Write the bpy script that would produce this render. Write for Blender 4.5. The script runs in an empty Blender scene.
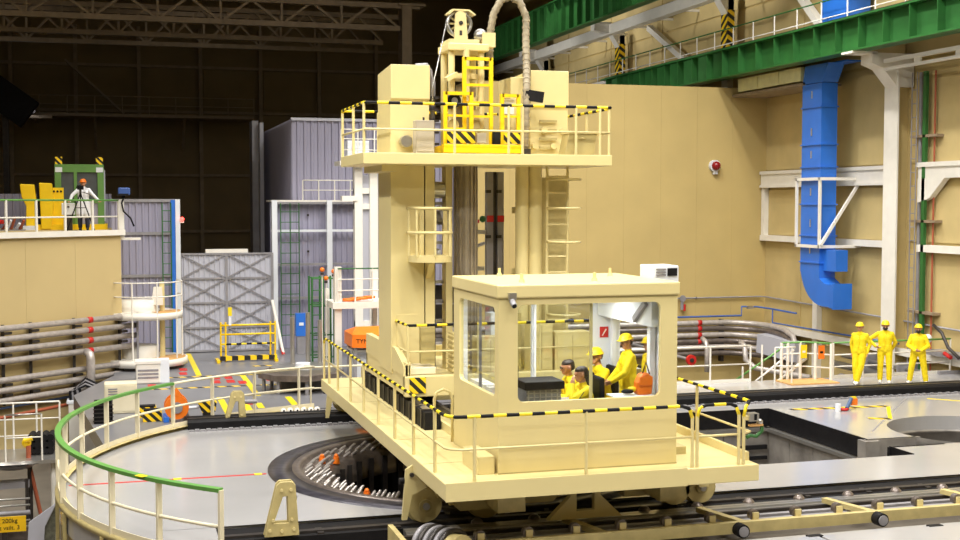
import bpy, bmesh, math, random
import numpy as np
from mathutils import Vector, Matrix
from mathutils.geometry import tessellate_polygon
random.seed(7)
S = bpy.context.scene
COL = S.collection
PI = math.pi

# ------------------------------------------------------------------ camera
CAM_H = 5.0
YAW, PITCH, FPX = math.radians(16.278), math.radians(3.068), 1250.0
cd = bpy.data.cameras.new('camera'); cam = bpy.data.objects.new('camera', cd); COL.objects.link(cam)
cam.location = (0, 0, CAM_H)
cam.rotation_euler = (PI / 2 - PITCH, 0, -YAW)
cd.sensor_width = 36.0; cd.lens = FPX / 960 * 36.0
cd.clip_start = 0.1; cd.clip_end = 300
S.camera = cam

# ------------------------------------------------------------------ world, lamps, exposure
w = bpy.data.worlds.new('world'); S.world = w; w.use_nodes = True
w.node_tree.nodes['Background'].inputs[0].default_value = (1.0, 0.93, 0.8, 1)
w.node_tree.nodes['Background'].inputs[1].default_value = 0.02
vs = S.view_settings
vs.view_transform = 'Standard'; vs.look = 'None'; vs.gamma = 1.0; vs.use_curve_mapping = False
vs.exposure = 0.33

def spot(x, y, z, energy, size=150, tx=None, ty=None, tz=0, color=(1.0, 0.97, 0.92), r=0.3, blend=0.55):
    l = bpy.data.lights.new('high_bay_and_fill', 'SPOT'); l.energy = energy; l.color = color  # overhead hall lamps and added fill spots share this name
    l.spot_size = math.radians(size); l.spot_blend = blend; l.shadow_soft_size = r
    o = bpy.data.objects.new('high_bay_and_fill', l); COL.objects.link(o); o.location = (x, y, z)
    d = Vector(((tx if tx is not None else x) - x, (ty if ty is not None else y) - y, tz - z))
    o.rotation_euler = d.to_track_quat('-Z', 'Y').to_euler()
def fill_row(x, y, z, sx, sy, energy, tilt=0, roll=0, color=(1.0, 0.97, 0.92)):
    l = bpy.data.lights.new('ceiling_fill_row', 'AREA'); l.shape = 'RECTANGLE'; l.size = sx; l.size_y = sy; l.energy = energy; l.color = color
    o = bpy.data.objects.new('ceiling_fill_row', l); COL.objects.link(o); o.location = (x, y, z); o.rotation_euler = (math.radians(tilt), math.radians(roll), 0)
LAMP = 2000
for lx, k in ((1.0, 1.1), (8.0, .85), (15.0, .65)):
    for ly in (7.0, 15.0, 23.0):
        spot(lx, ly, 17.2, LAMP * k, 140)
for ly in (9.0, 17.0, 25.0): spot(-7.5, ly, 15.5, LAMP * 1.35, 88, tx=6, ty=ly + 4, tz=2)
for lx in (4.0, 12.0, 19.0):
    spot(lx, 31.0, 17.2, LAMP * .9, 120)
for lx in (0.0, 8.0, 16.0): spot(lx, -3.0, 16.5, LAMP * .4, 74, ty=18)  # frontal fill, added to lift the sides facing the camera
for lx in (11.0, 18.0): spot(lx, 34.0, 17.2, LAMP * 1.1, 100, ty=41.5)  # added spots that brighten the big beige back wall
for ly in (26.0, 36.0): spot(15.0, ly, 17.2, LAMP * .9, 95, tx=23.5)  # added spots aimed at the side wall to brighten it
spot(3.5, 36.0, 17.2, LAMP * .8, 90)
spot(-2.5, 40.0, 17.2, LAMP * 1.1, 66)  # spot added to brighten the booth and yellow castings on the block
for ly in (46.0, 58.0): spot(19.5, ly, 18.2, LAMP * .5, 96, tx=25)
for ly in (46.5, 56.0, 64.0): spot(14.5, ly, 10.2, LAMP * .45, 84, tx=24, ty=ly + 2, tz=13)   # spots added out of sight behind the block to brighten the upper wall
for hx in (-6.0, 4.0): spot(hx, 64.0, 18.2, LAMP * .05, 130)  # weak fill added so the unlit far hall stays visible
fill_row(9.0, 12.0, 18.5, 26, 6, 2200, 0)           # broad soft fill added under the roof to even out the light
fill_row(12.0, 28.0, 18.5, 20, 6, 1100, 0)  # second added fill, farther back

# ------------------------------------------------------------------ materials
def srgb(r, g, b):
    f = lambda c: (c / 255 / 12.92) if c <= 10 else ((c / 255 + .055) / 1.055) ** 2.4
    return (f(r), f(g), f(b), 1)
MAT = {}
def mat(name, rgb, rough=.5, metal=0.0, var=.06, scale=3.0, bump=0.0, bscale=40, emit=0, spec=None, coat=0):
    if name in MAT: return MAT[name]
    m = bpy.data.materials.new(name); m.use_nodes = True; nt = m.node_tree; N = nt.nodes; L = nt.links
    b = N['Principled BSDF']; c = srgb(*rgb)
    b.inputs['Roughness'].default_value = rough; b.inputs['Metallic'].default_value = metal
    if spec is not None: b.inputs['Specular IOR Level'].default_value = spec
    if coat: b.inputs['Coat Weight'].default_value = coat; b.inputs['Coat Roughness'].default_value = .1
    tc = N.new('ShaderNodeTexCoord')
    n = N.new('ShaderNodeTexNoise'); n.inputs['Scale'].default_value = scale; n.inputs['Detail'].default_value = 5
    L.new(tc.outputs['Object'], n.inputs['Vector'])
    r = N.new('ShaderNodeValToRGB')
    r.color_ramp.elements[0].position = .3; r.color_ramp.elements[1].position = .7
    r.color_ramp.elements[0].color = [c[i] * (1 - var * 1.6) for i in range(3)] + [1]
    r.color_ramp.elements[1].color = [min(1, c[i] * (1 + var)) for i in range(3)] + [1]
    L.new(n.outputs['Fac'], r.inputs['Fac']); L.new(r.outputs['Color'], b.inputs['Base Color'])
    if bump:
        n2 = N.new('ShaderNodeTexNoise'); n2.inputs['Scale'].default_value = bscale; n2.inputs['Detail'].default_value = 4
        L.new(tc.outputs['Object'], n2.inputs['Vector'])
        bp = N.new('ShaderNodeBump'); bp.inputs['Strength'].default_value = bump; bp.inputs['Distance'].default_value = .02
        L.new(n2.outputs['Fac'], bp.inputs['Height']); L.new(bp.outputs['Normal'], b.inputs['Normal'])
    if emit:
        b.inputs['Emission Color'].default_value = c; b.inputs['Emission Strength'].default_value = emit
    MAT[name] = m; return m

CREAM = mat('cream_paint', (219, 203, 145), .4, var=.015, scale=2.2)
CREAM2 = mat('cream_paint_worn', (194, 178, 122), .45, var=.10, scale=5, bump=.05)
BEIGE = mat('beige_wall', (193, 170, 110), .75, var=.04, scale=.7, bump=.08, bscale=25)
BEIGE2 = mat('beige_panel', (198, 177, 122), .8, var=.07, scale=.9, bump=.15, bscale=18)
BEIGE3 = mat('block_beige', (196, 175, 124), .7, var=.03, scale=.6)
DECK = mat('deck_coating', (168, 167, 167), .18, var=.03, scale=.6, coat=.25)
GREYFLOOR = mat('grey_floor', (122, 122, 126), .35, var=.07, scale=.8)
CONC = mat('dark_concrete', (112, 104, 92), .8, var=.12, scale=1.2)
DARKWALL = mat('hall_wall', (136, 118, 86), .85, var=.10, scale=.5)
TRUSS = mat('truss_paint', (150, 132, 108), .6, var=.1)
CLAD = mat('grey_cladding', (154, 152, 172), .5, var=.03, scale=.4)
CLAD2 = mat('light_cladding', (186, 187, 198), .5, var=.03, scale=.5)
STEELGR = mat('grey_steel', (150, 148, 152), .45, .2, var=.1)
WHITE = mat('white_paint', (232, 228, 218), .45, var=.03)
WHITE2 = mat('cool_white', (226, 230, 236), .4, var=.02)
BLACK = mat('black_rubber', (24, 23, 25), .6, var=.2, scale=6, spec=.2)
DARK = mat('dark_steel', (62, 57, 54), .4, .3, var=.2, scale=6)
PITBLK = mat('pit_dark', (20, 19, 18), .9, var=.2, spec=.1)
RAILC = mat('pale_rail_paint', (228, 219, 190), .45, var=.03)
RING = mat('ring_steel', (72, 70, 78), .32, .35, var=.35, scale=4)
RING2 = mat('flange_steel', (122, 112, 106), .35, .5, var=.2, scale=6)
STUD = mat('stud_steel', (196, 190, 184), .3, .5, var=.1)
POOL = mat('pool_liner', (158, 153, 147), .4, .35, var=.28, scale=1.6)
METAL = mat('bright_metal', (186, 184, 180), .28, .8, var=.06)
ALU = mat('pipe_cladding', (192, 184, 178), .35, .3, var=.12, scale=8)
GREEN = mat('girder_green', (46, 104, 48), .45, var=.12, scale=2)
GREEN2 = mat('handrail_green', (96, 150, 72), .4, var=.08)
GREEN3 = mat('cabin_green', (98, 142, 70), .45, var=.06)
BLUE = mat('duct_blue', (44, 112, 208), .38, var=.05, scale=1.5)
YEL = mat('machine_yellow', (246, 205, 12), .4, var=.04)
YELS = mat('safety_yellow', (240, 214, 30), .45, var=.04)
SUIT = mat('coverall_yellow', (240, 214, 10), .75, var=.08, scale=14, bump=.35, bscale=16)
ORANGE = mat('signal_orange', (240, 122, 24), .45, var=.06)
REDM = mat('signal_red', (196, 34, 30), .45, var=.06)
REDD = mat('alarm_red', (140, 18, 26), .3)
RUST = mat('rust_pipe', (168, 88, 58), .6, var=.1)
SKIN = mat('skin', (190, 138, 108), .55, var=.06, scale=20)
HAIR = mat('dark_hair', (48, 38, 32), .6, var=.3, scale=60)
SHOE = mat('white_overshoe', (236, 234, 230), .6, var=.04)
COAT = mat('white_coat', (232, 233, 238), .8, var=.03, scale=10, bump=.3, bscale=14)
JEANS = mat('dark_trousers', (42, 46, 66), .8, var=.1)
TAN = mat('tan_panel', (206, 158, 96), .6, var=.08)
MASTM = mat('mast_metal', (160, 148, 128), .36, .4, var=.08, scale=5)
BRASS = mat('worn_olive_and_shade', (176, 160, 104), .5, var=.1)  # olive parts, and shade painted on cream parts under the platform
SCREEN = mat('screen_glow', (255, 128, 40), .4, emit=1.5)
LAMPG = mat('lamp_glow', (235, 240, 255), .4, emit=40)
REDGL = mat('red_lamp_glow', (255, 70, 60), .4, emit=4)

def glass():
    m = bpy.data.materials.new('window_glass'); m.use_nodes = True; nt = m.node_tree; N = nt.nodes; L = nt.links
    for n in list(N):
        if n.type != 'OUTPUT_MATERIAL': N.remove(n)
    t = N.new('ShaderNodeBsdfTransparent'); t.inputs[0].default_value = (.93, .95, .95, 1)
    g = N.new('ShaderNodeBsdfGlossy'); g.inputs['Roughness'].default_value = .02
    lw = N.new('ShaderNodeLayerWeight'); pw = N.new('ShaderNodeMath'); pw.operation = 'POWER'; pw.inputs[1].default_value = 5; L.new(lw.outputs['Facing'], pw.inputs[0])
    fr = N.new('ShaderNodeMath'); fr.operation = 'MULTIPLY_ADD'; fr.inputs[1].default_value = .5; fr.inputs[2].default_value = .03; L.new(pw.outputs[0], fr.inputs[0])
    mx = N.new('ShaderNodeMixShader'); L.new(fr.outputs[0], mx.inputs[0]); L.new(t.outputs[0], mx.inputs[1]); L.new(g.outputs[0], mx.inputs[2])
    L.new(mx.outputs[0], N['Material Output'].inputs[0]); MAT['glass'] = m; return m
GLASS = glass()

def hazard(name, direction, scale, a=(246, 206, 20), b=(30, 28, 26)):
    m = bpy.data.materials.new(name); m.use_nodes = True; nt = m.node_tree; N = nt.nodes; L = nt.links
    bs = N['Principled BSDF']; bs.inputs['Roughness'].default_value = .5
    tc = N.new('ShaderNodeTexCoord'); dp = N.new('ShaderNodeVectorMath'); dp.operation = 'DOT_PRODUCT'
    dp.inputs[1].default_value = [d * scale for d in direction]
    L.new(tc.outputs['Object'], dp.inputs[0])
    fr = N.new('ShaderNodeMath'); fr.operation = 'FRACT'; L.new(dp.outputs['Value'], fr.inputs[0])
    gt = N.new('ShaderNodeMath'); gt.operation = 'GREATER_THAN'; gt.inputs[1].default_value = .5; L.new(fr.outputs[0], gt.inputs[0])
    mx = N.new('ShaderNodeMix'); mx.data_type = 'RGBA'; L.new(gt.outputs[0], mx.inputs['Factor'])
    mx.inputs['A'].default_value = srgb(*a); mx.inputs['B'].default_value = srgb(*b)
    L.new(mx.outputs['Result'], bs.inputs['Base Color']); return m
HAZ_XZ = hazard('hazard_stripes', (1, 0, 1), 5.0)
HAZ_X = hazard('hazard_tape', (1, .6, 0), 2.6)
HAZ_Z = hazard('hazard_post', (.9, 1, 1.3), 2.2)

# ------------------------------------------------------------------ mesh builder
class MB:
    def __init__(s): s.v = []; s.f = []; s.mi = []; s.m = 0; s.sm = []
    def add(s, vs, fs, smooth=False):
        o = len(s.v); s.v += [tuple(v) for v in vs]
        for f in fs: s.f.append([i + o for i in f]); s.mi.append(s.m); s.sm.append(smooth)
        return s
    def box(s, x0, x1, y0, y1, z0, z1):
        return s.add([(x, y, z) for z in (z0, z1) for y in (y0, y1) for x in (x0, x1)],
                     [(0, 2, 3, 1), (4, 5, 7, 6), (0, 1, 5, 4), (2, 6, 7, 3), (0, 4, 6, 2), (1, 3, 7, 5)])
    def bar(s, p, q, w=.05, h=None, up=(0, 0, 1)):
        h = w if h is None else h
        p, q = Vector(p), Vector(q); d = (q - p).normalized(); u = Vector(up)
        if abs(d.dot(u)) > .98: u = Vector((0, 1, 0))
        r = d.cross(u).normalized() * w / 2; u = r.cross(d).normalized() * h / 2
        vs = [p - r - u, p + r - u, p + r + u, p - r + u, q - r - u, q + r - u, q + r + u, q - r + u]
        return s.add(vs, [(0, 1, 2, 3), (4, 7, 6, 5), (0, 4, 5, 1), (1, 5, 6, 2), (2, 6, 7, 3), (3, 7, 4, 0)])
    def cyl(s, p, q, r, r2=None, n=12, cap=True):
        r2 = r if r2 is None else r2
        p, q = Vector(p), Vector(q); d = (q - p).normalized()
        a = d.orthogonal().normalized(); b = d.cross(a)
        vs = []
        for c, rr in ((p, r), (q, r2)):
            for i in range(n): t = 2 * PI * i / n; vs.append(c + a * math.cos(t) * rr + b * math.sin(t) * rr)
        s.add(vs, [(i, (i + 1) % n, n + (i + 1) % n, n + i) for i in range(n)], True)
        if cap:
            s.add(vs[:n], [tuple(range(n))[::-1]]); s.add(vs[n:], [tuple(range(n))])
        return s
    def tube(s, pts, r, n=8, cap=True, alt=None):
        """tube along a path; alt = stripe length: faces alternate between material 0 and 1"""
        pts = [Vector(p) for p in pts]
        if alt:
            out = [pts[0]]; tags = []; acc = 0
            for a, b in zip(pts, pts[1:]):
                L = (b - a).length; pos = 0
                while pos < L - 1e-6:
                    k = int((acc + 1e-6) / alt); step = min(L - pos, (k + 1) * alt - acc)
                    if step < 1e-4: step = min(L - pos, alt)
                    pos += step; acc += step; out.append(a + (b - a) * (pos / L)); tags.append(k % 2)
            pts = out
        m = len(pts); vs = []; prev = None
        for i, p in enumerate(pts):
            d = (pts[min(i + 1, m - 1)] - pts[max(i - 1, 0)]).normalized()
            a = d.orthogonal().normalized() if prev is None else (prev - d * prev.dot(d)).normalized()
            prev = a; b = d.cross(a)
            k = 1.0
            if 0 < i < m - 1:
                c = (pts[i] - pts[i - 1]).normalized().dot((pts[i + 1] - pts[i]).normalized()); k = min(1.4, 1 / max(.3, math.sqrt((1 + c) / 2)))
            for j in range(n): t = 2 * PI * j / n; vs.append(p + (a * math.cos(t) + b * math.sin(t)) * r * (k if k < 1.02 else 1))
        o = len(s.v); s.v += [tuple(v) for v in vs]
        for i in range(m - 1):
            for j in range(n):
                s.f.append([o + i * n + j, o + i * n + (j + 1) % n, o + (i + 1) * n + (j + 1) % n, o + (i + 1) * n + j])
                s.mi.append(tags[i] if alt else s.m); s.sm.append(True)
        if cap:
            s.f.append([o + j for j in range(n)][::-1]); s.f.append([o + (m - 1) * n + j for j in range(n)])
            s.mi += [s.m, s.m]; s.sm += [False, False]
        return s
    def prism(s, poly, a, b, axis='z', holes=()):
        """extrude a 2D polygon (with holes) from a to b along axis; plane order: z->(x,y) y->(x,z) x->(y,z)"""
        P = {'z': lambda u, v, t: (u, v, t), 'y': lambda u, v, t: (u, t, v), 'x': lambda u, v, t: (t, u, v)}[axis]
        loops = [list(poly)] + [list(h) for h in holes]
        flat = [p for l in loops for p in l]; n = len(flat)
        tri = tessellate_polygon([[Vector((p[0], p[1], 0)) for p in l] for l in loops])
        vs = [P(p[0], p[1], a) for p in flat] + [P(p[0], p[1], b) for p in flat]
        fs = []
        for t in tri:
            i, j, k = t; A = Vector((*flat[i], 0)); B = Vector((*flat[j], 0)); C = Vector((*flat[k], 0))
            up = (B - A).cross(C - A).z > 0
            t = (i, j, k) if up else (k, j, i)
            fs.append(t[::-1]); fs.append(tuple(x + n for x in t))
        o = 0
        for l in loops:
            m = len(l)
            for i in range(m): fs.append((o + i, o + (i + 1) % m, n + o + (i + 1) % m, n + o + i))
            o += m
        return s.add(vs, fs)
    def lathe(s, prof, c, n=32, a0=0, a1=2 * PI, smooth=True):
        full = abs(a1 - a0 - 2 * PI) < 1e-6; m = n if full else n + 1; vs = []
        for i in range(m):
            t = a0 + (a1 - a0) * i / n
            for r, z in prof: vs.append((c[0] + r * math.cos(t), c[1] + r * math.sin(t), c[2] + z))
        k = len(prof); fs = []
        for i in range(n):
            j = (i + 1) % m
            for q in range(k - 1): fs.append((i * k + q, j * k + q, j * k + q + 1, i * k + q + 1))
        return s.add(vs, fs, smooth)
    def ball(s, c, r, n=10, sz=1.0, sx=1.0, sy=1.0):
        vs = [(c[0], c[1], c[2] - r * sz)]; h = n // 2
        for i in range(1, h):
            a = -PI / 2 + PI * i / h
            for j in range(n): t = 2 * PI * j / n; vs.append((c[0] + r * sx * math.cos(a) * math.cos(t), c[1] + r * sy * math.cos(a) * math.sin(t), c[2] + r * sz * math.sin(a)))
        vs.append((c[0], c[1], c[2] + r * sz)); top = len(vs) - 1; fs = []
        for j in range(n): fs.append((0, 1 + (j + 1) % n, 1 + j)); fs.append((top, top - n + j, top - n + (j + 1) % n))
        for i in range(h - 2):
            for j in range(n): a = 1 + i * n; fs.append((a + j, a + (j + 1) % n, a + n + (j + 1) % n, a + n + j))
        return s.add(vs, fs, True)
    def corr(s, p, q, z0, z1, pitch=.25, depth=.04):
        """trapezoid corrugated sheet standing on the line p-q"""
        p, q = Vector((p[0], p[1], 0)), Vector((q[0], q[1], 0)); L = (q - p).length; d = (q - p) / L; nrm = Vector((d.y, -d.x, 0))
        xs = []; n = max(1, round(L / pitch)); st = L / n
        for i in range(n):
            for f_, o_ in ((0, 0), (.55, 0), (.65, 1), (.9, 1)): xs.append(((i + f_) * st, o_))
        xs.append((L, 0)); vs = []
        for x, o_ in xs:
            c = p + d * x + nrm * depth * o_; vs += [(c.x, c.y, z0), (c.x, c.y, z1)]
        return s.add(vs, [(2 * i, 2 * i + 2, 2 * i + 3, 2 * i + 1) for i in range(len(xs) - 1)])
    def build(s, name, mats, parent=None, bevel=0, base=None, fix=True):
        me = bpy.data.meshes.new(name); b = Vector(base) if base is not None else wbase(parent)
        me.from_pydata([tuple(Vector(v) - b) for v in s.v], [], s.f)
        ms = mats if isinstance(mats, (list, tuple)) else [mats]
        for m in ms: me.materials.append(m)
        me.polygons.foreach_set('material_index', [min(i, len(ms) - 1) for i in s.mi])
        me.polygons.foreach_set('use_smooth', s.sm)
        if fix:
            bm = bmesh.new(); bm.from_mesh(me); bmesh.ops.recalc_face_normals(bm, faces=bm.faces); bm.to_mesh(me); bm.free()
        o = bpy.data.objects.new(name, me); COL.objects.link(o)
        if parent is not None:
            o.parent = parent
            if base is not None: o.location = b - wbase(parent)
        else: o.location = b
        if bevel:
            mod = o.modifiers.new('bevel', 'BEVEL'); mod.width = bevel; mod.segments = 2; mod.limit_method = 'ANGLE'
        return o
def wbase(o):
    b = Vector((0, 0, 0))
    while o is not None: b = b + o.location; o = o.parent
    return b
def thing(name, label, cat, loc=(0, 0, 0), group=None):
    o = bpy.data.objects.new(name, None); COL.objects.link(o); o.location = loc
    o.empty_display_size = .2
    return tag(o, label, cat, group)
def tag(o, label, cat, group=None):
    o['label'] = label; o['category'] = cat
    if group: o['group'] = group
    return o
def struct(o, label=None):
    o['kind'] = 'structure'
    if label: o['label'] = label
    return o
def part(name, m, parent, *a, kind='box', bevel=0, label=None, **k):
    mb = MB(); getattr(mb, kind)(*a, **k); o = mb.build(name, m, parent, bevel)
    if label: o['label'] = label
    return o
def dupe(o, loc, parent=None, rotz=None):
    c = o.copy(); COL.objects.link(c); c.parent = parent if parent is not None else o.parent; c.location = loc
    if rotz is not None: c.rotation_euler = (0, 0, rotz)
    return c
def copy_tree(o, parent=None):
    c = o.copy(); COL.objects.link(c)
    if parent is not None: c.parent = parent
    for ch in list(o.children): copy_tree(ch, c)
    return c
def arc(cx, cy, r, a0, a1, n):
    return [(cx + r * math.cos(a0 + (a1 - a0) * i / n), cy + r * math.sin(a0 + (a1 - a0) * i / n)) for i in range(n + 1)]
def rrect(x0, x1, y0, y1, r, n=5):
    o = []
    for cx, cy, a in ((x1 - r, y0 + r, -PI / 2), (x1 - r, y1 - r, 0), (x0 + r, y1 - r, PI / 2), (x0 + r, y0 + r, PI)):
        o += arc(cx, cy, r, a, a + PI / 2, n)
    return o
def guard(t, path, z, h, rm, pm, posts=None, step=1.2, r=.022, mids=(.5,), alt=None, toe=0, toem=None, post_r=None, rail_name='top_rail'):
    """guardrail along a 2D path on thing t: each post, the top rail, the mid rails and the toe board are parts"""
    P = [Vector((p[0], p[1], 0)) for p in path]
    part(rail_name, rm, t, [(p.x, p.y, z + h) for p in P], r, kind='tube', alt=alt)
    for k in mids: part('mid_rail', pm, t, [(p.x, p.y, z + h * k) for p in P], r * .8, kind='tube', n=6)
    if toe:
        mb = MB()
        for a, b in zip(P, P[1:]): mb.bar((a.x, a.y, z + toe / 2), (b.x, b.y, z + toe / 2), .012, toe)
        mb.build('toe_board', toem or pm, t)
    if posts is None:
        posts = []; L = [0]
        for a, b in zip(P, P[1:]): L.append(L[-1] + (b - a).length)
        n = max(1, round(L[-1] / step))
        for i in range(n + 1):
            d = L[-1] * i / n; j = max(k for k in range(len(P)) if L[k] <= d + 1e-6); j = min(j, len(P) - 2)
            q = P[j] + (P[j + 1] - P[j]) * ((d - L[j]) / max(1e-6, L[j + 1] - L[j])); posts.append((q.x, q.y))
    o0 = None
    for (x, y) in posts:
        if o0 is None:
            mb2 = MB(); mb2.cyl((x, y, z), (x, y, z + h), post_r or r, n=8); o0 = mb2.build('post', pm, t, base=(x, y, z))
        else: dupe(o0, Vector((x, y, z)) - wbase(t), t)
def ladder(t, x0, x1, y, z0, z1, m, step=.3, r=.02, axis='x', rungs=True):
    f = (lambda a, z: (a, y, z)) if axis == 'x' else (lambda a, z: (y, a, z))
    for a in (x0, x1): part('stile', m, t, f(a, z0), f(a, z1), r, kind='cyl', n=8)
    n = int((z1 - z0) / step)
    for i in range(n): part('rung', m, t, f(x0, z0 + (i + .5) * step), f(x1, z0 + (i + .5) * step), r * .8, kind='cyl', n=6)

# ================================================================== the setting
CX, CY, RD = 6.4, 22.7, 7.4            # deck centre over the pit
a0 = math.atan2(17.3 - CY, -math.sqrt(RD ** 2 - (17.3 - CY) ** 2)) + 2 * PI
a1 = math.acos((4.55 - CX) / RD)
arc_pts = arc(CX, CY, RD, a0, a1, 40)  # near end over the outer side to the far end
ring_hole = arc(CX, 22.9, 3.75, 0, 2 * PI * 71 / 72, 71)
PX, PY, PR = 18.1, 23.3, 1.75
t0 = math.atan2(22.85 - PY, -math.sqrt(PR ** 2 - .45 ** 2)) + 2 * PI; t1 = math.atan2(22.05 - PY, -math.sqrt(PR ** 2 - 1.25 ** 2)) + 2 * PI
pit_arc = arc(PX, PY, PR, t0, t1 - 2 * PI, 60)
pool_hole = [(10.3, 21.25), (10.3, 27.0), (15.2, 27.0), (15.2, 22.85)] + pit_arc + [(15.2, 22.05), (15.2, 21.25)]
toe = [p for p in arc_pts if p[1] <= 19.46 and p[0] < 3]; xe = CX - math.sqrt(RD ** 2 - (19.45 - CY) ** 2); toe = [p for p in toe if p[1] < 19.4]
mb = MB(); mb.prism([(1.42, 17.3), (1.42, 19.45), (xe, 19.45)] + sorted(toe, key=lambda p: -p[1]), -.35, 0); struct(mb.build('floor', DECK))
arc_main = [(xe, 19.45)] + [p for p in arc_pts if p[1] > 19.5]
outer = [(xe, 19.45), (23.6, 19.45), (23.6, 31.4), (9.5, 31.4), (9.5, 30.0), (4.55, 30.0)] + arc_main[:0:-1]
mb = MB(); mb.prism(outer, -.35, 0, holes=[ring_hole, pool_hole]); deck = struct(mb.build('floor', DECK))
# slab near the lens and the sunken track bed between
mb = MB(); mb.box(2.4, 24, 8.0, 16.6, -.35, -.03); struct(mb.build('floor', DECK))
mb = MB(); mb.box(1.42, 24, 16.6, 19.45, -.5, -.22); struct(mb.build('floor', CONC))
# back floor behind the round deck
b1 = arc(CX, CY, 7.75, math.radians(172), math.acos((4.5 - CX) / 7.75), 24)
back = [(.0, 46.0), (-.1, 37.6), (-1.1, 34.0)] + [p for p in b1 if p[1] > 26.5] + [(9.5, 30.2), (9.5, 46.0)]
mb = MB(); mb.prism(back, -.35, -.005); struct(mb.build('floor', GREYFLOOR))
mb = MB(); mb.box(-16, 24, 8, 43.2, -2.5, -2.2); struct(mb.build('floor', CONC))
mb = MB(); mb.box(-16, 24, 46, 78, -.35, -.01); struct(mb.build('floor', CONC))
# round skirt under the deck
mb = MB(); mb.lathe([(RD - .02, -2.2), (RD - .02, 0), (RD + .06, 0), (RD + .06, .08), (RD - .1, .08)], (CX, CY, 0), 60, a1, a0); sk = struct(mb.build('wall_skirt', CREAM2))
for i in range(9):
    aa = a1 + (a0 - a1) * (i + .5) / 9
    part('rib', CREAM2, sk, (CX + (RD + .04) * math.cos(aa), CY + (RD + .04) * math.sin(aa), -2.2), (CX + (RD + .04) * math.cos(aa), CY + (RD + .04) * math.sin(aa), 0), .06, .1, kind='bar')

# pool: black upper band, ledge, steel liner
wp = bpy.data.objects.new('wall_pool', None); COL.objects.link(wp); wp['kind'] = 'structure'
rect = [(10.3, 21.25), (10.3, 27.0), (15.2, 27.0), (15.2, 22.85)]
def strip(path, z0, z1, off, name, m):
    mb = MB()
    for a, b in zip(path, path[1:]):
        mb.bar((a[0], a[1], (z0 + z1) / 2), (b[0], b[1], (z0 + z1) / 2), off, z1 - z0)
    return mb.build(name, m, wp)
strip(rect, -.42, .015, .03, 'upper_band', BLACK)
strip(rect, -.52, -.44, .26, 'ledge', METAL)
strip([(15.2, 22.05), (15.2, 21.25)], -.42, .015, .03, 'upper_band', BLACK); strip([(15.2, 22.05), (15.2, 21.25)], -2.4, -.44, .05, 'liner_sheet', POOL)
for k, (a, b) in enumerate(zip(rect, rect[1:])):          # liner sheets, each welded panel its own piece
    n = 4; A, B = Vector((*a, 0)), Vector((*b, 0))
    for i in range(n):
        p, q = A + (B - A) * (i + .01) / n, A + (B - A) * (i + .99) / n
        mb = MB(); mb.bar((p.x, p.y, -1.5), (q.x, q.y, -1.5), .06, 1.98); mb.build('liner_sheet', POOL, wp)
mb = MB(); mb.box(10.3, 15.2, 21.25, 27, -2.45, -2.4); mb.build('pool_floor', POOL, wp)
mb = MB(); mb.box(10.4, 15.1, 26.86, 26.93, -.95, -.85); mb.build('wall_slot', BLACK, wp)
mb = MB(); mb.box(10.4, 15.1, 26.86, 26.93, -1.2, -1.12); mb.build('wall_slot', BLACK, wp)
mb = MB(); mb.lathe([(PR + .01, .0), (PR + .01, -.32), (PR - .06, -.32), (PR - .06, -.38), (PR + .02, -.38), (PR + .02, -2.4)], (PX, PY, 0), 60, t0 - 2 * PI + .0, t1 - 2 * PI + 2 * PI - .0)
mb.build('round_liner', POOL, wp)
mb = MB(); mb.lathe([(0, -1.9), (PR + .02, -1.9)], (PX, PY, 0), 40); mb.build('pit_floor', POOL, wp)
for yy in (22.02, 22.88): part('gate_jamb', BLACK if yy < 22.5 else POOL, wp, 15.15, 16.5, yy - .04, yy + .04, -2.2, .0)
part('gate_post', POOL, wp, 15.1, 15.45, 22.75, 23.05, -2.2, -.02)

# walls of the hall
mb = MB(); mb.box(24, 24.4, -12, 80, -2.5, 19); wr = struct(mb.build('wall_right', BEIGE))
for iy in range(9):
    for z0, z1 in ((-2.0, 3.55), (3.8, 5.5), (6.25, 9.4), (9.5, 12.6), (12.7, 17)):
        ya, yb = 16 + iy * 6.1, 16 + iy * 6.1 + 6.0
        part('panel', BEIGE2, wr, 23.96, 24.0, ya, yb, z0, z1)
mb = MB(); mb.box(12.2, 24, 43, 45, -2.5, 9.35); wb = struct(mb.build('wall_back', BEIGE))
for i in range(8): part('joint_strip', BEIGE, wb, 12.2 + i * 1.475, 12.2 + i * 1.475 + 1.471, 42.985, 43.0, -2.2, 9.33)
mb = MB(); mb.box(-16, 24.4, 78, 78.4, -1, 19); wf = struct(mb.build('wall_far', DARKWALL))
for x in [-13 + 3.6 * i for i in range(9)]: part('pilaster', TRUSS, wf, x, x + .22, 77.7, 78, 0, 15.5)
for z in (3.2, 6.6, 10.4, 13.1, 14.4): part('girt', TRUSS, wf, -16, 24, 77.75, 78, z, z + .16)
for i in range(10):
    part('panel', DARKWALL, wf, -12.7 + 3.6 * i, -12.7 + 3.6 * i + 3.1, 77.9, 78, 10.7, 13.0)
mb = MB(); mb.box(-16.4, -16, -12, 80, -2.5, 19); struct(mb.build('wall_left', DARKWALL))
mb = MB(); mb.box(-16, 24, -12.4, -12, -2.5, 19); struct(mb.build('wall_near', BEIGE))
mb = MB(); mb.box(-16.4, 24.4, -12.4, 80, 19, 19.4); struct(mb.build('ceiling', DARKWALL))

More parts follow.
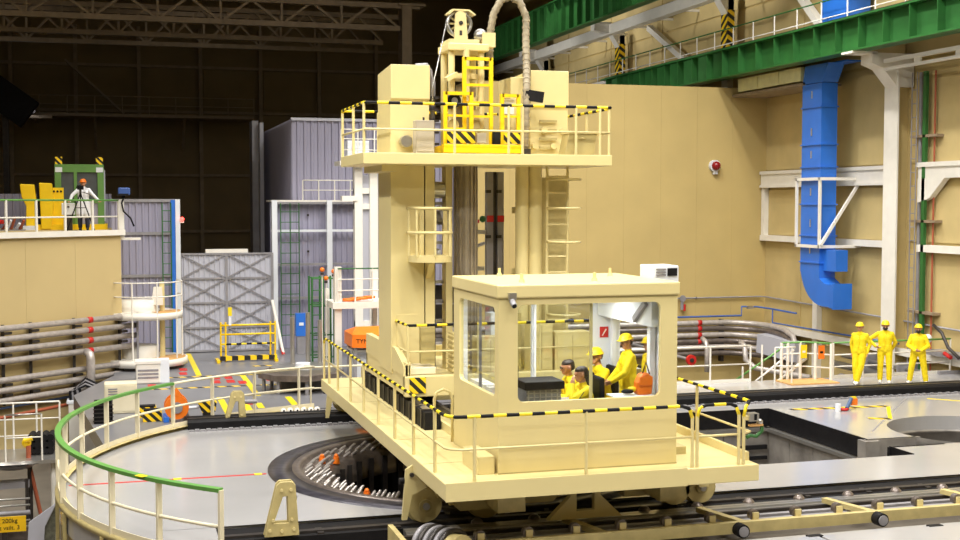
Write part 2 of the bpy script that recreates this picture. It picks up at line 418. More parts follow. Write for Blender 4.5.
# raised block with pipes on its face (the wall runs obliquely)
OB = Vector((.15, 39.0, 0)); AD = Vector((-.742, -.67, 0)); ND = Vector((.67, -.742, 0))
def blk(s_, n_, z): p = OB + AD * s_ + ND * n_; return (p.x, p.y, z)
p1 = blk(11, 0, 0)
mb = MB(); mb.prism([(OB.x, OB.y), p1[:2], (-12, 34), (-12, 46.5), (OB.x, 46.5)], -2.4, 4.12); wl = struct(mb.build('wall_block', BEIGE3))
for i in range(6): 
    mb = MB(); a, b = blk(i * 1.72 + .003, .01, 0), blk(i * 1.72 + 1.717, .01, 0); mb.bar((a[0], a[1], 2.5), (b[0], b[1], 2.5), .03, 2.95); mb.build('panel', BEIGE3, wl)
mb = MB(); a, b = blk(-.08, .06, 4.12), blk(11, .06, 4.12); mb.bar(a, b, .16, .16); mb.build('kerb', WHITE, wl)
part('kerb', WHITE, wl, OB.x - .02, OB.x + .1, 39, 46.4, 4.04, 4.2)

# pipes along the block
t = thing('pipe_rack', 'seven grey clad pipes stacked on the oblique beige wall under the white coat man', 'pipes', blk(5, .3, -2.2))
for z in (1.62, 1.33, 1.03, .73, .22, -.06, -.34):
    part('pipe', ALU, t, [blk(-.25, .32, z), blk(10.5, .32, z)], .085, kind='tube', n=10)
for s_ in (.2, 1.9, 3.4, 4.3, 6.5, 8.5):
    part('bracket', DARK, t, blk(s_, .12, -.5), blk(s_, .12, 1.7), .08, .14, kind='bar')
    for z in (1.48, 1.18, .88, .08, -.2):
        part('saddle', DARK, t, blk(s_ - .12, .3, z), blk(s_ + .12, .3, z), .1, .07, kind='bar')
for z in (1.62, 1.33, 1.03, .73): part('band', REDM, t, [blk(1.42, .32, z), blk(1.58, .32, z)], .093, kind='tube', n=10)
part('branch_pipe', ALU, t, [blk(1.7, .4, .72), blk(1.7, .55, .66), blk(1.7, .58, .5), blk(1.7, .58, -1.0)], .12, kind='tube', n=10)
part('drain_pipe', RUST, t, [blk(-.3, .5, -.62), blk(10.5, .5, -.9)], .05, kind='tube')
part('blue_pipe', mat('dull_blue', (70, 92, 128), .5), t, [blk(-.3, .2, -.52), blk(10.5, .2, -.6)], .035, kind='tube')
part('end_plate', STEELGR, t, blk(-.35, .3, -.7), blk(-.35, .3, 1.7), .06, .5, kind='bar')

# ------------------------------------------------------------------ grey gates and clad buildings at the back
GY = 42.66
d1 = bpy.data.objects.new('door_1', None); COL.objects.link(d1); d1.location = (3.6, GY, 0); d1['kind'] = 'structure'
d1['label'] = 'grey corrugated double gate with diagonal bracing'
XS = (2.07, 3.58, 5.1); ZS = (0.05, .83, 1.66, 2.48, 3.3)
for a, b in zip(XS, XS[1:]):
    mb = MB(); mb.corr((a, GY), (b, GY), .05, 3.3, .17, .03); mb.build('leaf', CLAD2, d1)
    for z in ZS: part('rail', STEELGR, d1, a, b, GY - .07, GY - .03, z - .03, z + .03)
    for z0, z1 in zip(ZS, ZS[1:]):
        part('brace', STEELGR, d1, (a, GY - .05, z0), (b, GY - .05, z1), .03, .045, kind='bar')
        part('brace', STEELGR, d1, (a, GY - .055, z1), (b, GY - .055, z0), .03, .045, kind='bar')
for x in XS: part('gate_stile', STEELGR, d1, x - .04, x + .04, GY - .08, GY - .02, 0, 3.32)
part('plank', WHITE, d1, 2.9, 4.3, GY, GY + .3, 3.33, 3.45)
mb = MB(); mb.corr((-.1, GY), (2.0, GY), 0, 5.1, .2, .04); wc = struct(mb.build('wall_clad', CLAD))
for z in (5.08, 4.0, 2.6, 1.3): part('girt', STEELGR, wc, -.1, 2.0, GY - .08, GY - .02, z - .05, z + .05)
part('blue_post', BLUE, wc, 1.78, 1.92, GY - .12, GY, 0, 5.1)
part('edge_post', WHITE2, wc, 1.93, 2.08, GY - .12, GY + .1, 0, 5.12)
for x in (1.5, 1.78): part('cage_stile', GREEN, wc, (x, GY - .25, 0), (x, GY - .25, 5.0), .02, kind='cyl', n=6)
for i in range(14): part('cage_rung', GREEN, wc, (1.5, GY - .25, .2 + i * .35), (1.78, GY - .25, .2 + i * .35), .015, kind='cyl', n=6)
mb = MB(); mb.corr((-12, 46.55), (-.1, 46.55), 3.5, 5.32, .25, .04); struct(mb.build('wall_clad', CLAD))
# frame with green caged ladder beside the gate
mb = MB(); mb.corr((5.1, 43.1), (9, 43.1), 0, 5.05, .2, .04); wc2 = struct(mb.build('wall_clad', CLAD))
for x in (5.12, 7.0): part('frame_post', WHITE2, wc2, x, x + .18, 42.7, 43, 0, 5.1)
for z in (5.0, 4.05, 2.9, 1.75): part('frame_rail', WHITE2 if z == 4.05 else STEELGR, wc2, 5.1, 8.6, 42.8, 42.9, z - .04, z + .04)
for x in (5.4, 5.72, 6.02): part('cage_stile', GREEN, wc2, (x, 42.6, .4), (x, 42.6, 5.0), .018, kind='cyl', n=6)
for i in range(13): part('cage_rung', GREEN, wc2, (5.4, 42.6, .5 + i * .35), (6.02, 42.6, .5 + i * .35), .014, kind='cyl', n=6)
part('bolt_plate', DARK, wc2, 6.35, 6.42, 42.98, 43.04, 4.55, 4.62); part('bolt_plate', DARK, wc2, 6.35, 6.42, 42.98, 43.04, 3.3, 3.37)
# tall clad building behind
mb = MB(); mb.corr((6.05, 44.3), (12, 44.3), 2, 7.95, .25, .05); mb.corr((6.05, 54), (6.05, 44.3), 2, 7.95, .35, .05)
mb.add([(6.05, 44.3, 7.95), (12, 44.3, 7.95), (12, 54, 7.95), (6.05, 54, 7.95)], [(0, 1, 2, 3)]); wt = struct(mb.build('wall_clad', CLAD))
part('coping', CLAD2, wt, 6.0, 12, 44.2, 44.34, 7.9, 8.0)
part('rear_column', STEELGR, wt, 5.35, 5.6, 51, 52, 0, 8.3); part('rear_column', CLAD2, wt, 5.6, 5.75, 50.5, 51, 0, 8.2)
t = thing('roof_guardrail', 'white tubular guardrail on the ledge of the tall grey clad building', 'railing', (5.5, 43.6, 5.1))
guard(t, [(6.2, 42.9), (8.4, 42.9)], 5.1, .68, WHITE, WHITE, step=.55, r=.02, mids=(.5,))
part('ledge', WHITE, t, 5.1, 8.5, 42.8, 44.2, 5.04, 5.1)

# ------------------------------------------------------------------ dark hall: roof trusses, walkway
def truss(Y, zb, zt, xa, xb, n, label):
    t = thing('roof_truss', label, 'truss', (xa, Y, zb))
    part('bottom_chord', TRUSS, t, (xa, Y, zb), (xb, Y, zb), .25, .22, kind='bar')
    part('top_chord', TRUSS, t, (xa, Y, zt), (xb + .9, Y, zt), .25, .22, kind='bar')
    st = (xb - xa) / n
    for i in range(n):
        x = xa + i * st
        part('post', TRUSS, t, (x, Y, zb), (x, Y, zt), .1, kind='bar')
        part('diagonal', TRUSS, t, (x, Y, zb), (x + st / 2, Y, zt), .1, kind='bar')
        part('diagonal', TRUSS, t, (x + st / 2, Y, zt), (x + st, Y, zb), .1, kind='bar')
    return t
truss(54.0, 12.62, 13.6, -11, 12.1, 9, 'nearest and brightest of the dim roof trusses at the top')
truss(60.0, 12.75, 14.0, -12, 12.6, 10, 'second dim roof truss, just under the nearest one')
truss(68.0, 13.3, 14.9, -13, 13.5, 9, 'farthest dim roof truss in the dark hall')
t = thing('hall_column', 'tall dim steel column carrying the truss ends behind the machine tower', 'column', (12.4, 54.2, 9.35))
part('shaft', TRUSS, t, 12.2, 12.6, 53.8, 54.4, 0, 13.6); part('cap_plate', TRUSS, t, 12.0, 13.2, 53.7, 54.5, 13.6, 13.7)
part('flange', TRUSS, t, 12.15, 12.2, 53.7, 54.5, 0, 13.6)
t = thing('steel_walkway', 'dim steel walkway along the far dark wall', 'walkway', (-2, 76, 0))
part('deck', TRUSS, t, -8, 8, 75.2, 77.7, 9.95, 10.12)
guard(t, [(-7, 75.2), (8, 75.2)], 10.12, 1.0, TRUSS, TRUSS, step=1.5, r=.03)
for x in (-6, -1, 4): part('hanger', TRUSS, t, (x, 75.3, 10), (x, 77.6, 8.2), .14, kind='bar')
part('stair', TRUSS, t, (-2.6, 76, 13.2), (.6, 76, 10.2), .7, .12, kind='bar')
t = thing('hall_floodlight', 'small bright white floodlight burning in the dark hall', 'lamp', (-4.1, 72, 10.0))
part('housing', DARK, t, -4.4, -4.05, 72.1, 72.4, 9.85, 10.3); part('lens', LAMPG, t, (-4.15, 72.08, 10.1), .13, kind='ball', n=12); part('bracket', TRUSS, t, -4.5, -3.2, 72.1, 72.5, 9.6, 9.75)
part('arm', TRUSS, t, (-4.3, 72.3, 9.7), (-4.3, 77.8, 9.7), .12, kind='bar')
t = thing('sloping_conveyor', 'black sloping casing at the edge of the dark hall', 'duct', (-7, 70, 9))
part('casing', BLACK, t, (-9.5, 70, 13.5), (-4.2, 70, 9.6), 1.2, 1.6, kind='bar')
part('support', DARK, t, (-5.4, 70, 0), (-5.4, 70, 10.4), .3, kind='bar')
t = thing('red_warning_lamp', 'tiny glowing red lamp on the grey clad wall edge', 'lamp', (2.1, 42.6, 4.4))
part('bulb', REDGL, t, (2.14, 42.5, 4.47), .07, kind='ball'); part('base', WHITE, t, 2.06, 2.2, 42.52, 42.7, 4.34, 4.42)

# ================================================================== refuelling bridge
ZP = 1.1; BX0, BX1, BY0, BY1 = 4.35, 9.2, 16.6, 27.5
t = thing('refuelling_bridge', 'cream steel bridge carriage with striped handrails spanning the round pit on wheels', 'bridge', (6.8, 22, 0))
BR = t
part('front_platform', CREAM, t, BX0, BX1, BY0, 20.6, ZP - .25, ZP, bevel=.015)
part('walkway', CREAM, t, BX0, 5.4, 20.6, BY1, ZP - .25, ZP, bevel=.01)
part('walkway', CREAM, t, 8.5, BX1, 20.6, BY1, ZP - .25, ZP, bevel=.01)
part('far_platform', CREAM, t, 5.4, 8.5, 26.2, BY1, ZP - .25, ZP)
for x0, x1 in ((5.42, 5.85), (8.05, 8.48)):
    part('main_girder', CREAM2, t, x0, x1, 17.6, 28.4, .38, ZP + .12)
    part('trolley_rail', DARK, t, (x0 + x1) / 2 - .04, (x0 + x1) / 2 + .04, 20.7, 27.4, ZP + .12, ZP + .24)
part('side_kick_plate', CREAM, t, 5.36, 5.42, 20.0, 26.6, ZP, ZP + .14)
part('side_kick_plate', CREAM, t, 9.13, 9.19, 16.9, 27.2, ZP, ZP + .13)
part('kick_plate', CREAM, t, BX0, 8.02, BY0 - .012, BY0, ZP - .25, ZP + .012)
for k in range(5): part('deck_joint', BRASS, t, BX0 + .02, 5.34, 18 + k * 2, 18.015 + k * 2, ZP, ZP + .003)
# cross beams and trucks
part('end_truck', CREAM2, t, 4.75, 9.0, 18.62, 19.15, .42, .86); part('end_truck', CREAM2, t, 4.75, 8.9, 28.0, 28.6, .42, .86)
part('drive_box', BRASS, t, 5.0, 5.9, 18.2, 18.6, .3, .8); part('drive_box', BRASS, t, 7.7, 8.5, 18.2, 18.6, .34, .8)  # drive boxes take dark olive for the shade under the platform
part('cable_tray', DARK, t, 5.9, 7.7, 18.3, 18.5, .5, .62)
def wheel(x, y, r=.27, wd=.16, z0=0):
    c = r + z0
    o = part('wheel', CREAM2, t, (x, y - wd / 2, c), (x, y + wd / 2, c), r, kind='cyl', n=28)
    part('flange', CREAM2, o, (x, y + wd / 2, c), (x, y + wd / 2 + .03, c), r + .035, kind='cyl', n=28)
    part('hub', BRASS, o, (x, y - wd / 2 - .06, c), (x, y - wd / 2, c), .1, kind='cyl', n=16)
    part('axle_cap', METAL, o, (x, y - wd / 2 - .1, c), (x, y - wd / 2 - .06, c), .055, kind='cyl', n=12)
for x in (4.6, 5.6, 8.85, 9.32): wheel(x, 18.9 if x < 6 else 18.85)
for x in (5.05, 8.6): wheel(x, 28.3, z0=.2)
def bracket(x, y, name='wheel_bracket'):
    mb = MB(); mb.prism([(x - .42, .12), (x - .36, .9), (x - .2, 1.0), (x + .12, .95), (x + .5, .72), (x + .5, .3), (x + .33, .3), (x + .28, .52), (x, .62), (x - .26, .5), (x - .34, .12)], y - .16, y - .1, 'y'); o = mb.build(name, CREAM, t)
    for dx, dz in ((-.27, .82), (0, .82), (.35, .55)): part('bolt', DARK, o, (x + dx, y - .2, dz), (x + dx, y - .15, dz), .035, kind='cyl', n=8)
    part('buffer', BLACK, o, (x - .45, y - .1, .72), (x - .36, y - .1, .72), .05, kind='cyl', n=10)
bracket(4.6, 18.75); bracket(4.95, 28.2); bracket(8.9, 18.8)
# forked foot hanging under the front
mb = MB(); mb.prism([(6.35, .1), (6.72, .45), (6.72, .86), (6.82, .86), (6.82, .22), (7.12, .22), (7.12, .86), (7.22, .86), (7.22, .45), (7.58, .1)], 18.0, 18.12, 'y'); mb.build('forked_foot', CREAM, t)
mb = MB(); mb.prism([(6.0, .35), (6.45, .85), (7.0, .85), (6.5, .35)], 18.2, 18.5, 'y'); mb.build('drag_arm', BRASS, t)  # olive colour carries the underside shade on this cream arm
# handrails: striped tubes bent down at the ends
HR = .92; ST = (YELS, BLACK)
def rail(path3, alt=.19): return part('top_rail', ST, t, path3, .026, kind='tube', alt=alt)
z = ZP + HR
rail([(4.4, 27.4, ZP + .75), (4.4, 27.35, z - .03), (4.4, 27.25, z), (4.4, 16.95, z), (4.43, 16.78, z), (4.52, 16.68, z), (4.7, 16.65, z), (7.95, 16.65, z), (8.07, 16.65, z - .04), (8.12, 16.65, z - .18)])
rail([(8.2, 16.65, z - .18), (8.24, 16.65, z - .04), (8.34, 16.65, z), (8.74, 16.65, z), (8.83, 16.65, z - .04), (8.88, 16.65, z - .16)])
rail([(8.96, 16.65, z - .2), (9.0, 16.66, z - .05), (9.08, 16.72, z), (9.14, 16.85, z), (9.15, 17.0, z), (9.15, 27.3, z)])
part('mid_rail', CREAM, t, [(4.4, 27.3, ZP + .46), (4.4, 16.85, ZP + .46), (4.46, 16.72, ZP + .46), (4.6, 16.65, ZP + .46), (8.1, 16.65, ZP + .46)], .018, kind='tube')
part('mid_rail', CREAM, t, [(8.2, 16.65, ZP + .46), (8.88, 16.65, ZP + .46)], .018, kind='tube')
part('mid_rail', CREAM, t, [(8.96, 16.66, ZP + .46), (9.15, 16.8, ZP + .46), (9.15, 27.3, ZP + .46)], .018, kind='tube')
p0 = None
for x, y, h in [(4.4, 17.4, HR), (4.4, 18.75, HR), (4.4, 20.1, HR), (4.4, 21.45, HR), (4.4, 22.8, HR), (4.4, 24.15, HR), (4.4, 25.6, HR), (4.4, 26.7, HR), (4.4, 27.38, HR - .1), (4.78, 16.65, HR), (6.45, 16.65, HR), (8.12, 16.65, HR - .16), (8.2, 16.65, HR - .16), (8.88, 16.65, HR - .16), (8.96, 16.65, HR - .2), (9.15, 18.6, HR), (9.15, 20.4, HR), (9.15, 22.2, HR), (9.15, 24, HR), (9.15, 25.8, HR), (9.15, 27.3, HR)]:
    part('post', CREAM, t, (x, y, ZP - .02), (x, y, ZP + h), .026, kind='cyl', n=8)
part('grab_loop', CREAM, t, [(4.95, 19.6, ZP), (4.95, 19.6, ZP + .72), (4.99, 19.6, ZP + .82), (5.1, 19.6, ZP + .87), (5.21, 19.6, ZP + .82), (5.25, 19.6, ZP + .72), (5.25, 19.6, ZP)], .025, kind='tube')
mb = MB(); mb.box(5.06, 5.34, 20.7, 26.4, ZP, ZP + .3); mb.build('gap_shade_block', BLACK, t)  # black block added for the dark gap under the trolley side
for k in range(12): part('gap_shade_rib', DARK, t, 5.04, 5.36, 20.9 + k * .45, 20.95 + k * .45, ZP, ZP + .33)  # dark ribs on the added gap block
part('step_box', CREAM, t, 4.95, 5.2, 17.05, 17.9, ZP, ZP + .26, bevel=.01)

# ================================================================== control cabin
t = thing('control_cabin', 'cream glazed control cabin with rounded windows standing on the front platform', 'cabin', (6.6, 18.2, ZP)); CAB = t
CX0, CX1, CY0, CY1, CZ1 = 5.24, 8.03, 17.0, 19.45, 3.83
W = .07
mb = MB(); mb.prism([(CX0, ZP), (CX1, ZP), (CX1, 3.62), (CX0, 3.62)], CY0, CY0 + W, 'y', holes=[rrect(5.53, 7.76, 2.13, 3.54, .1)]); fw = mb.build('front_wall', CREAM, t)
mb = MB(); mb.prism([(CY0 + W, ZP), (CY1, ZP), (CY1, 3.62), (CY0 + W, 3.62)], CX0, CX0 + W, 'x', holes=[rrect(17.18, 19.12, 2.2, 3.5, .1)]); sw = mb.build('side_wall', CREAM, t)
mb = MB(); mb.prism([(CX0 + W, ZP), (CX1, ZP), (CX1, 3.62), (CX0 + W, 3.62)], CY1 - W, CY1, 'y', holes=[rrect(5.45, 6.55, 1.75, 3.55, .05), rrect(6.62, 7.6, 1.75, 3.55, .05)]); bw = mb.build('rear_wall', WHITE2, t)
mb = MB(); mb.prism([(CY0 + W, ZP), (CY1 - W, ZP), (CY1 - W, 3.62), (CY0 + W, 3.62)], CX1 - W, CX1, 'x', holes=[[(17.7, ZP + .1), (19.2, ZP + .1), (19.2, 3.14), (17.7, 3.14)]]); rw = mb.build('door_wall', WHITE2, t)
part('pane', GLASS, fw, 5.5, 7.79, CY0 + .03, CY0 + .036, 2.1, 3.57); part('pane', GLASS, sw, CX0 + .03, CX0 + .036, 17.15, 19.15, 2.17, 3.53)
part('pane', GLASS, bw, 5.42, 6.58, CY1 - .04, CY1 - .034, 1.7, 3.57); part('pane', GLASS, bw, 6.6, 7.63, CY1 - .04, CY1 - .034, 1.7, 3.57)
part('mullion', CREAM, fw, 6.68, 6.72, CY0 + .1, CY0 + .14, 2.1, 3.58); part('mullion', STEELGR, sw, CX0 + .08, CX0 + .12, 18.25, 18.29, 2.17, 3.53)
mb = MB(); mb.box(CX0 - .03, CX1 + .03, CY0 - .03, CY1 + .03, 3.64, CZ1); mb.build('roof', CREAM, t, bevel=.02)
part('roof_seam', BRASS, t, CX0 - .005, CX1 + .005, CY0 - .005, CY1, 3.615, 3.64)
part('ceiling_lining', WHITE2, t, CX0 + .08, CX1 - .08, CY0 + .08, CY1 - .08, 3.58, 3.61)
part('ceiling_lamp', mat('tube_glow', (255, 250, 240), .4, emit=1.5), t, 5.7, 7.4, 18.1, 18.35, 3.55, 3.58)
ll = bpy.data.lights.new('cabin_lamp', 'AREA'); ll.shape = 'RECTANGLE'; ll.size = 1.7; ll.size_y = .25; ll.energy = 55; ll.color = (1, .97, .92); lo = bpy.data.objects.new('cabin_lamp', ll); COL.objects.link(lo); lo.location = (6.55, 18.22, 3.53)
part('cabin_floor', STEELGR, t, CX0 + .08, CX1 - .08, CY0 + .08, CY1 - .08, ZP, ZP + .1)
for x, y in ((5.75, 17.5), (6.9, 17.5), (5.9, 19.1), (7.6, 18.6)): 
    o = part('lifting_eye', CREAM, t, (x, y, CZ1), (x, y, CZ1 + .05), .05, .035, kind='cyl'); part('eye_bolt', CREAM, o, (x, y, CZ1 + .05), (x, y, CZ1 + .13), .025, kind='cyl', n=8)
# white door frame and header inside
part('door_header', WHITE2, t, 7.7, 7.93, 17.2, 19.35, 3.14, 3.58); part('door_jamb', WHITE2, t, 7.86, 7.95, 17.6, 17.72, ZP + .1, 3.2); part('door_jamb', WHITE2, t, 7.88, 7.95, 19.16, 19.26, ZP + .1, 3.35)
part('door_closer', STEELGR, t, (7.68, 17.8, 3.2), (7.68, 17.35, 3.5), .07, .09, kind='bar')
part('interior_post', WHITE2, t, (6.585, 19.34, 1.75), (6.585, 19.34, 3.55), .024, kind='cyl', n=8)
o = part('fire_sign', REDM, t, 7.74, 7.89, CY1 - W - .012, CY1 - W - .002, 2.76, 2.94)
part('sign_mark', WHITE, o, (7.78, CY1 - W - .016, 2.79), (7.85, CY1 - W - .016, 2.90), .02, .004, kind='bar', up=(0, 1, 0))
# flood lamp on the front corner
o = part('corner_lamp', STEELGR, t, (5.42, 16.92, 3.6), (5.42, 16.82, 3.54), .045, .04, kind='cyl'); part('lamp_bracket', METAL, o, 5.37, 5.48, 16.9, 16.97, 3.62, 3.72); part('lamp_lens', BLACK, o, (5.42, 16.82, 3.54), (5.42, 16.81, 3.535), .032, kind='cyl')
part('seal', BRASS, t, CX0 - .004, CX1 + .004, CY0 - .006, CY0, ZP, ZP + .02)
t = thing('air_conditioner', 'white air conditioner box with dark grille at the cabin roof corner', 'air conditioner', (8.2, 18.2, 3.55))
part('casing', WHITE2, t, 8.07, 8.5, 17.95, 18.5, 3.6, 4.02, bevel=.02); part('grille', BLACK, t, 8.3, 8.46, 17.93, 17.951, 3.86, 3.98)
for i in range(3): part('vent_slat', STEELGR, t, 8.11, 8.27, 17.935, 17.952, 3.86 + i * .045, 3.885 + i * .045)
part('bracket', STEELGR, t, 8.03, 8.5, 18.0, 18.06, 3.54, 3.6)

# cabin contents
t = thing('control_desk', 'grey control desk with meters inside the glazed cabin', 'desk', (6.0, 17.6, ZP + .1))
part('desk_top', STEELGR, t, 5.4, 6.9, 17.15, 17.95, 1.95, 2.02); part('cabinet', CREAM2, t, 5.4, 6.3, 17.2, 17.9, ZP + .1, 1.95); part('leg', STEELGR, t, 6.82, 6.88, 17.2, 17.9, ZP + .1, 1.95)
part('console', WHITE2, t, 5.4, 5.75, 18.0, 19.2, ZP + .1, 2.12)
for i in range(4): part('control_panel', WHITE, t, 5.42, 5.62, 18.05 + i * .28, 18.28 + i * .28, 2.12, 2.2)
t = thing('instrument_rack', 'grey gridded rack with black lid on the cabin desk', 'instrument', (6.1, 17.6, 2.02))
part('body', STEELGR, t, 5.78, 6.32, 17.35, 17.8, 2.02, 2.25); part('lid', BLACK, t, 5.74, 6.36, 17.3, 17.85, 2.25, 2.37, bevel=.01)
for i in range(6): part('front_rib', METAL, t, 5.8 + i * .09, 5.82 + i * .09, 17.34, 17.352, 2.03, 2.24)
for i in range(3): part('front_rib', METAL, t, 5.78, 6.32, 17.338, 17.35, 2.07 + i * .06, 2.08 + i * .06)
t = thing('monitor', 'black monitor with an orange glowing display beside the rack', 'monitor', (5.7, 18.1, 2.1))
part('housing', BLACK, t, 5.62, 5.84, 17.9, 18.3, 2.18, 2.55, bevel=.02); part('display', SCREEN, t, 5.842, 5.848, 17.96, 18.24, 2.24, 2.5); part('side_display', SCREEN, t, 5.66, 5.8, 17.892, 17.898, 2.34, 2.48); part('stand', BLACK, t, 5.66, 5.8, 18.0, 18.2, 2.1, 2.18)
t = thing('desk_monitor', 'flat dark screen seen through the side window', 'monitor', (5.5, 17.5, 2.02))
part('panel', BLACK, t, 5.42, 5.46, 17.2, 17.6, 2.1, 2.5); part('stand', DARK, t, 5.42, 5.5, 17.35, 17.45, 2.02, 2.12)
t = thing('notebook', 'open white notebook on the desk before the seated men', 'notebook', (6.55, 17.5, 2.02))
part('pages', WHITE2, t, 6.4, 6.75, 17.3, 17.6, 2.022, 2.04); part('cover', BLACK, t, 6.38, 6.77, 17.28, 17.62, 2.02, 2.022); part('pen', BLACK, t, (6.62, 17.42, 2.05), (6.74, 17.5, 2.16), .007, kind='cyl', n=6)
def chair(x, y, rot, label):
    t = thing('office_chair', label, 'chair', (x, y, ZP + .1), 'office chairs in the cabin')
    part('seat', BLACK, t, x - .23, x + .23, y - .23, y + .23, 1.62, 1.70, bevel=.03)
    part('backrest', BLACK, t, x + .2, x + .29, y - .21, y + .21, 1.78, 2.34, bevel=.04)
    part('back_stem', DARK, t, (x + .2, y, 1.62), (x + .27, y, 1.9), .05, .03, kind='bar')
    part('column', DARK, t, (x, y, 1.26), (x, y, 1.62), .03, kind='cyl')
    for i in range(5):
        a = 2 * PI * i / 5; part('leg', DARK, t, (x, y, 1.28), (x + .28 * math.cos(a), y + .28 * math.sin(a), 1.24), .04, .03, kind='bar')
    t.rotation_euler = (0, 0, rot); return t
chair(6.86, 17.86, 0, 'black office chair under the nearest bareheaded seated man')
chair(6.95, 18.5, 0, 'black office chair under the farther bareheaded seated man')
chair(7.56, 18.98, 0, 'black office chair of the seated man in a yellow helmet')
t = thing('orange_bag', 'orange bag hanging inside the cabin window corner', 'bag', (7.62, 17.3, 2.1))
mb = MB(); mb.prism([(7.5, 2.1), (7.74, 2.12), (7.76, 2.36), (7.66, 2.46), (7.56, 2.42), (7.5, 2.3)], 17.22, 17.42, 'y'); mb.build('body', ORANGE, t, bevel=.04)
part('flap', ORANGE, t, 7.52, 7.73, 17.19, 17.22, 2.26, 2.4, bevel=.02); part('strap', DARK, t, [(7.6, 17.3, 2.42), (7.66, 17.3, 2.6), (7.72, 17.3, 2.42)], .012, kind='tube')
t = thing('work_gloves', 'yellow and black gloves lying at the window beside the orange bag', 'gloves', (7.4, 17.4, 2.12))
part('shelf', WHITE2, t, 7.1, 7.74, 17.12, 17.5, 2.1, 2.12); part('glove', BLACK, t, (7.36, 17.3, 2.17), .07, kind='ball', sz=.5, sx=1.5); part('glove', YELS, t, (7.46, 17.34, 2.2), .06, kind='ball', sz=.6, sx=1.4)

# ================================================================== hoist trolley with tower
t = thing('hoist_trolley', 'cream trolley with tall twin column tower and railed upper platform behind the cabin', 'trolley', (6.8, 23.4, 1.3)); TR = t
TX0, TX1, TY0, TY1 = 5.0, 8.85, 22.0, 25.6
part('side_frame', CREAM, t, TX0, TX0 + .12, TY0, TY1, 1.5, 2.12, bevel=.02)
part('side_frame', CREAM, t, TX1 - .12, TX1, TY0, TY1, 1.5, 2.12, bevel=.02)
part('front_beam', CREAM, t, TX0, TX1, TY0 - .05, TY0 + .12, 1.48, 1.86, bevel=.02); part('rear_beam', CREAM, t, TX0, TX1, TY1 - .12, TY1, 1.5, 2.0)
part('trolley_deck', CREAM, t, TX0 + .12, TX1 - .12, TY0 + .12, TY1 - .12, 1.7, 1.78)
mb = MB(); mb.prism([(22.0, 1.86), (22.0, 2.06), (22.75, 2.3), (25.5, 2.3), (25.5, 1.9)], TX0 - .02, TX0 + .1, 'x'); mb.build('side_skirt', CREAM, t)
for cx0, cx1, cz in ((6.45, 6.98, 2.5), (7.5, 7.95, 2.75), (8.0, 8.7, 2.55)):
    o = part('drive_cabinet', CREAM, t, cx0, cx1, 22.3, 22.65, 1.78, cz, bevel=.01); part('cabinet_door', CREAM, o, cx0 + .04, cx1 - .04, 22.285, 22.3, 1.85, cz - .06); part('door_seam', BRASS, o, (cx0 + cx1) / 2 - .005, (cx0 + cx1) / 2 + .005, 22.28, 22.286, 1.85, cz - .06)
o = part('hazard_plate', HAZ_XZ, t, 5.08, 5.38, TY0 - .075, TY0 - .05, 1.55, 1.84)
for x in (5.63, 8.27):
    for y in (22.5, 25.2):
        o = part('trolley_wheel', DARK, t, (x - .06, y, 1.5), (x + .06, y, 1.5), .16, kind='cyl', n=20)
part('white_casing', RAILC, t, 5.12, 5.62, 22.12, 22.7, 1.86, 2.0, bevel=.02); part('motor', METAL, t, (5.2, 20.95, 1.3), (5.2, 21.5, 1.3), .13, kind='cyl'); part('drive_shaft', DARK, t, (5.2, 21.5, 1.35), (5.2, 22.1, 1.4), .06, kind='cyl')
# small rail on the trolley
part('striped_rail', ST, t, [(5.07, 23.0, 2.78), (5.07, 22.05, 2.78), (5.07, 22.02, 2.78), (8.7, 22.02, 2.78)], .026, kind='tube', alt=.19)
part('lower_rail', CREAM, t, [(5.07, 23.0, 2.3), (5.07, 22.02, 2.3), (8.7, 22.02, 2.3)], .018, kind='tube')
for x in (5.07, 6.4, 7.6, 8.7): part('rail_post', CREAM, t, (x, 22.02, 1.86), (x, 22.02, 2.78), .024, kind='cyl', n=8)
o = part('junction_box', BRASS, t, 5.36, 5.62, 22.2, 22.35, 2.05, 2.72)
part('resistor_stack', CREAM2, t, 5.95, 6.25, 22.15, 22.5, 1.86, 2.6)
for i in range(8): part('resistor_fin', CREAM, t, 5.93, 6.27, 22.13, 22.52, 1.9 + i * .09, 1.93 + i * .09)
# columns
part('main_column', CREAM, t, 4.97, 5.62, 23.0, 24.15, 1.78, 5.7, bevel=.015)
mb = MB(); mb.box(5.08, 5.5, 22.985, 23.0, 2.2, 2.9); mb.build('access_cover', CREAM, t)
part('slim_column', CREAM, t, 5.64, 5.82, 23.0, 23.3, 1.78, 5.7); part('column_gap', BLACK, t, 5.62, 5.64, 23.05, 23.3, 1.78, 5.7)
part('slim_column', CREAM, t, 6.12, 6.25, 23.3, 23.6, 1.78, 5.7)
part('rear_column', CREAM2, t, 5.8, 6.12, 24.6, 24.7, 1.78, 5.7)
part('round_column', CREAM, t, (7.6, 23.12, 1.78), (7.6, 23.12, 5.7), .13, kind='cyl', n=20)
part('round_column', CREAM, t, (7.87, 23.14, 1.78), (7.87, 23.14, 5.7), .14, kind='cyl', n=20)
for z in (2.4, 3.6, 4.8): part('column_tie', CREAM2, t, 7.45, 8.02, 23.25, 23.3, z, z + .12)
for x in (7.14, 7.36): 
    o = part('guide_channel', STEELGR, t, x, x + .13, 23.95, 24.1, 1.8, 5.62)
    for z in (2.7, 4.3, 5.2): part('clamp', DARK, o, x - .03, x + .07, 23.9, 23.97, z, z + .06)
    part('red_band', REDM, o, x - .005, x + .135, 23.94, 23.95, 4.62, 4.75)
part('guide_channel', DARK, t, 7.28, 7.35, 24.0, 24.1, 1.8, 5.62)
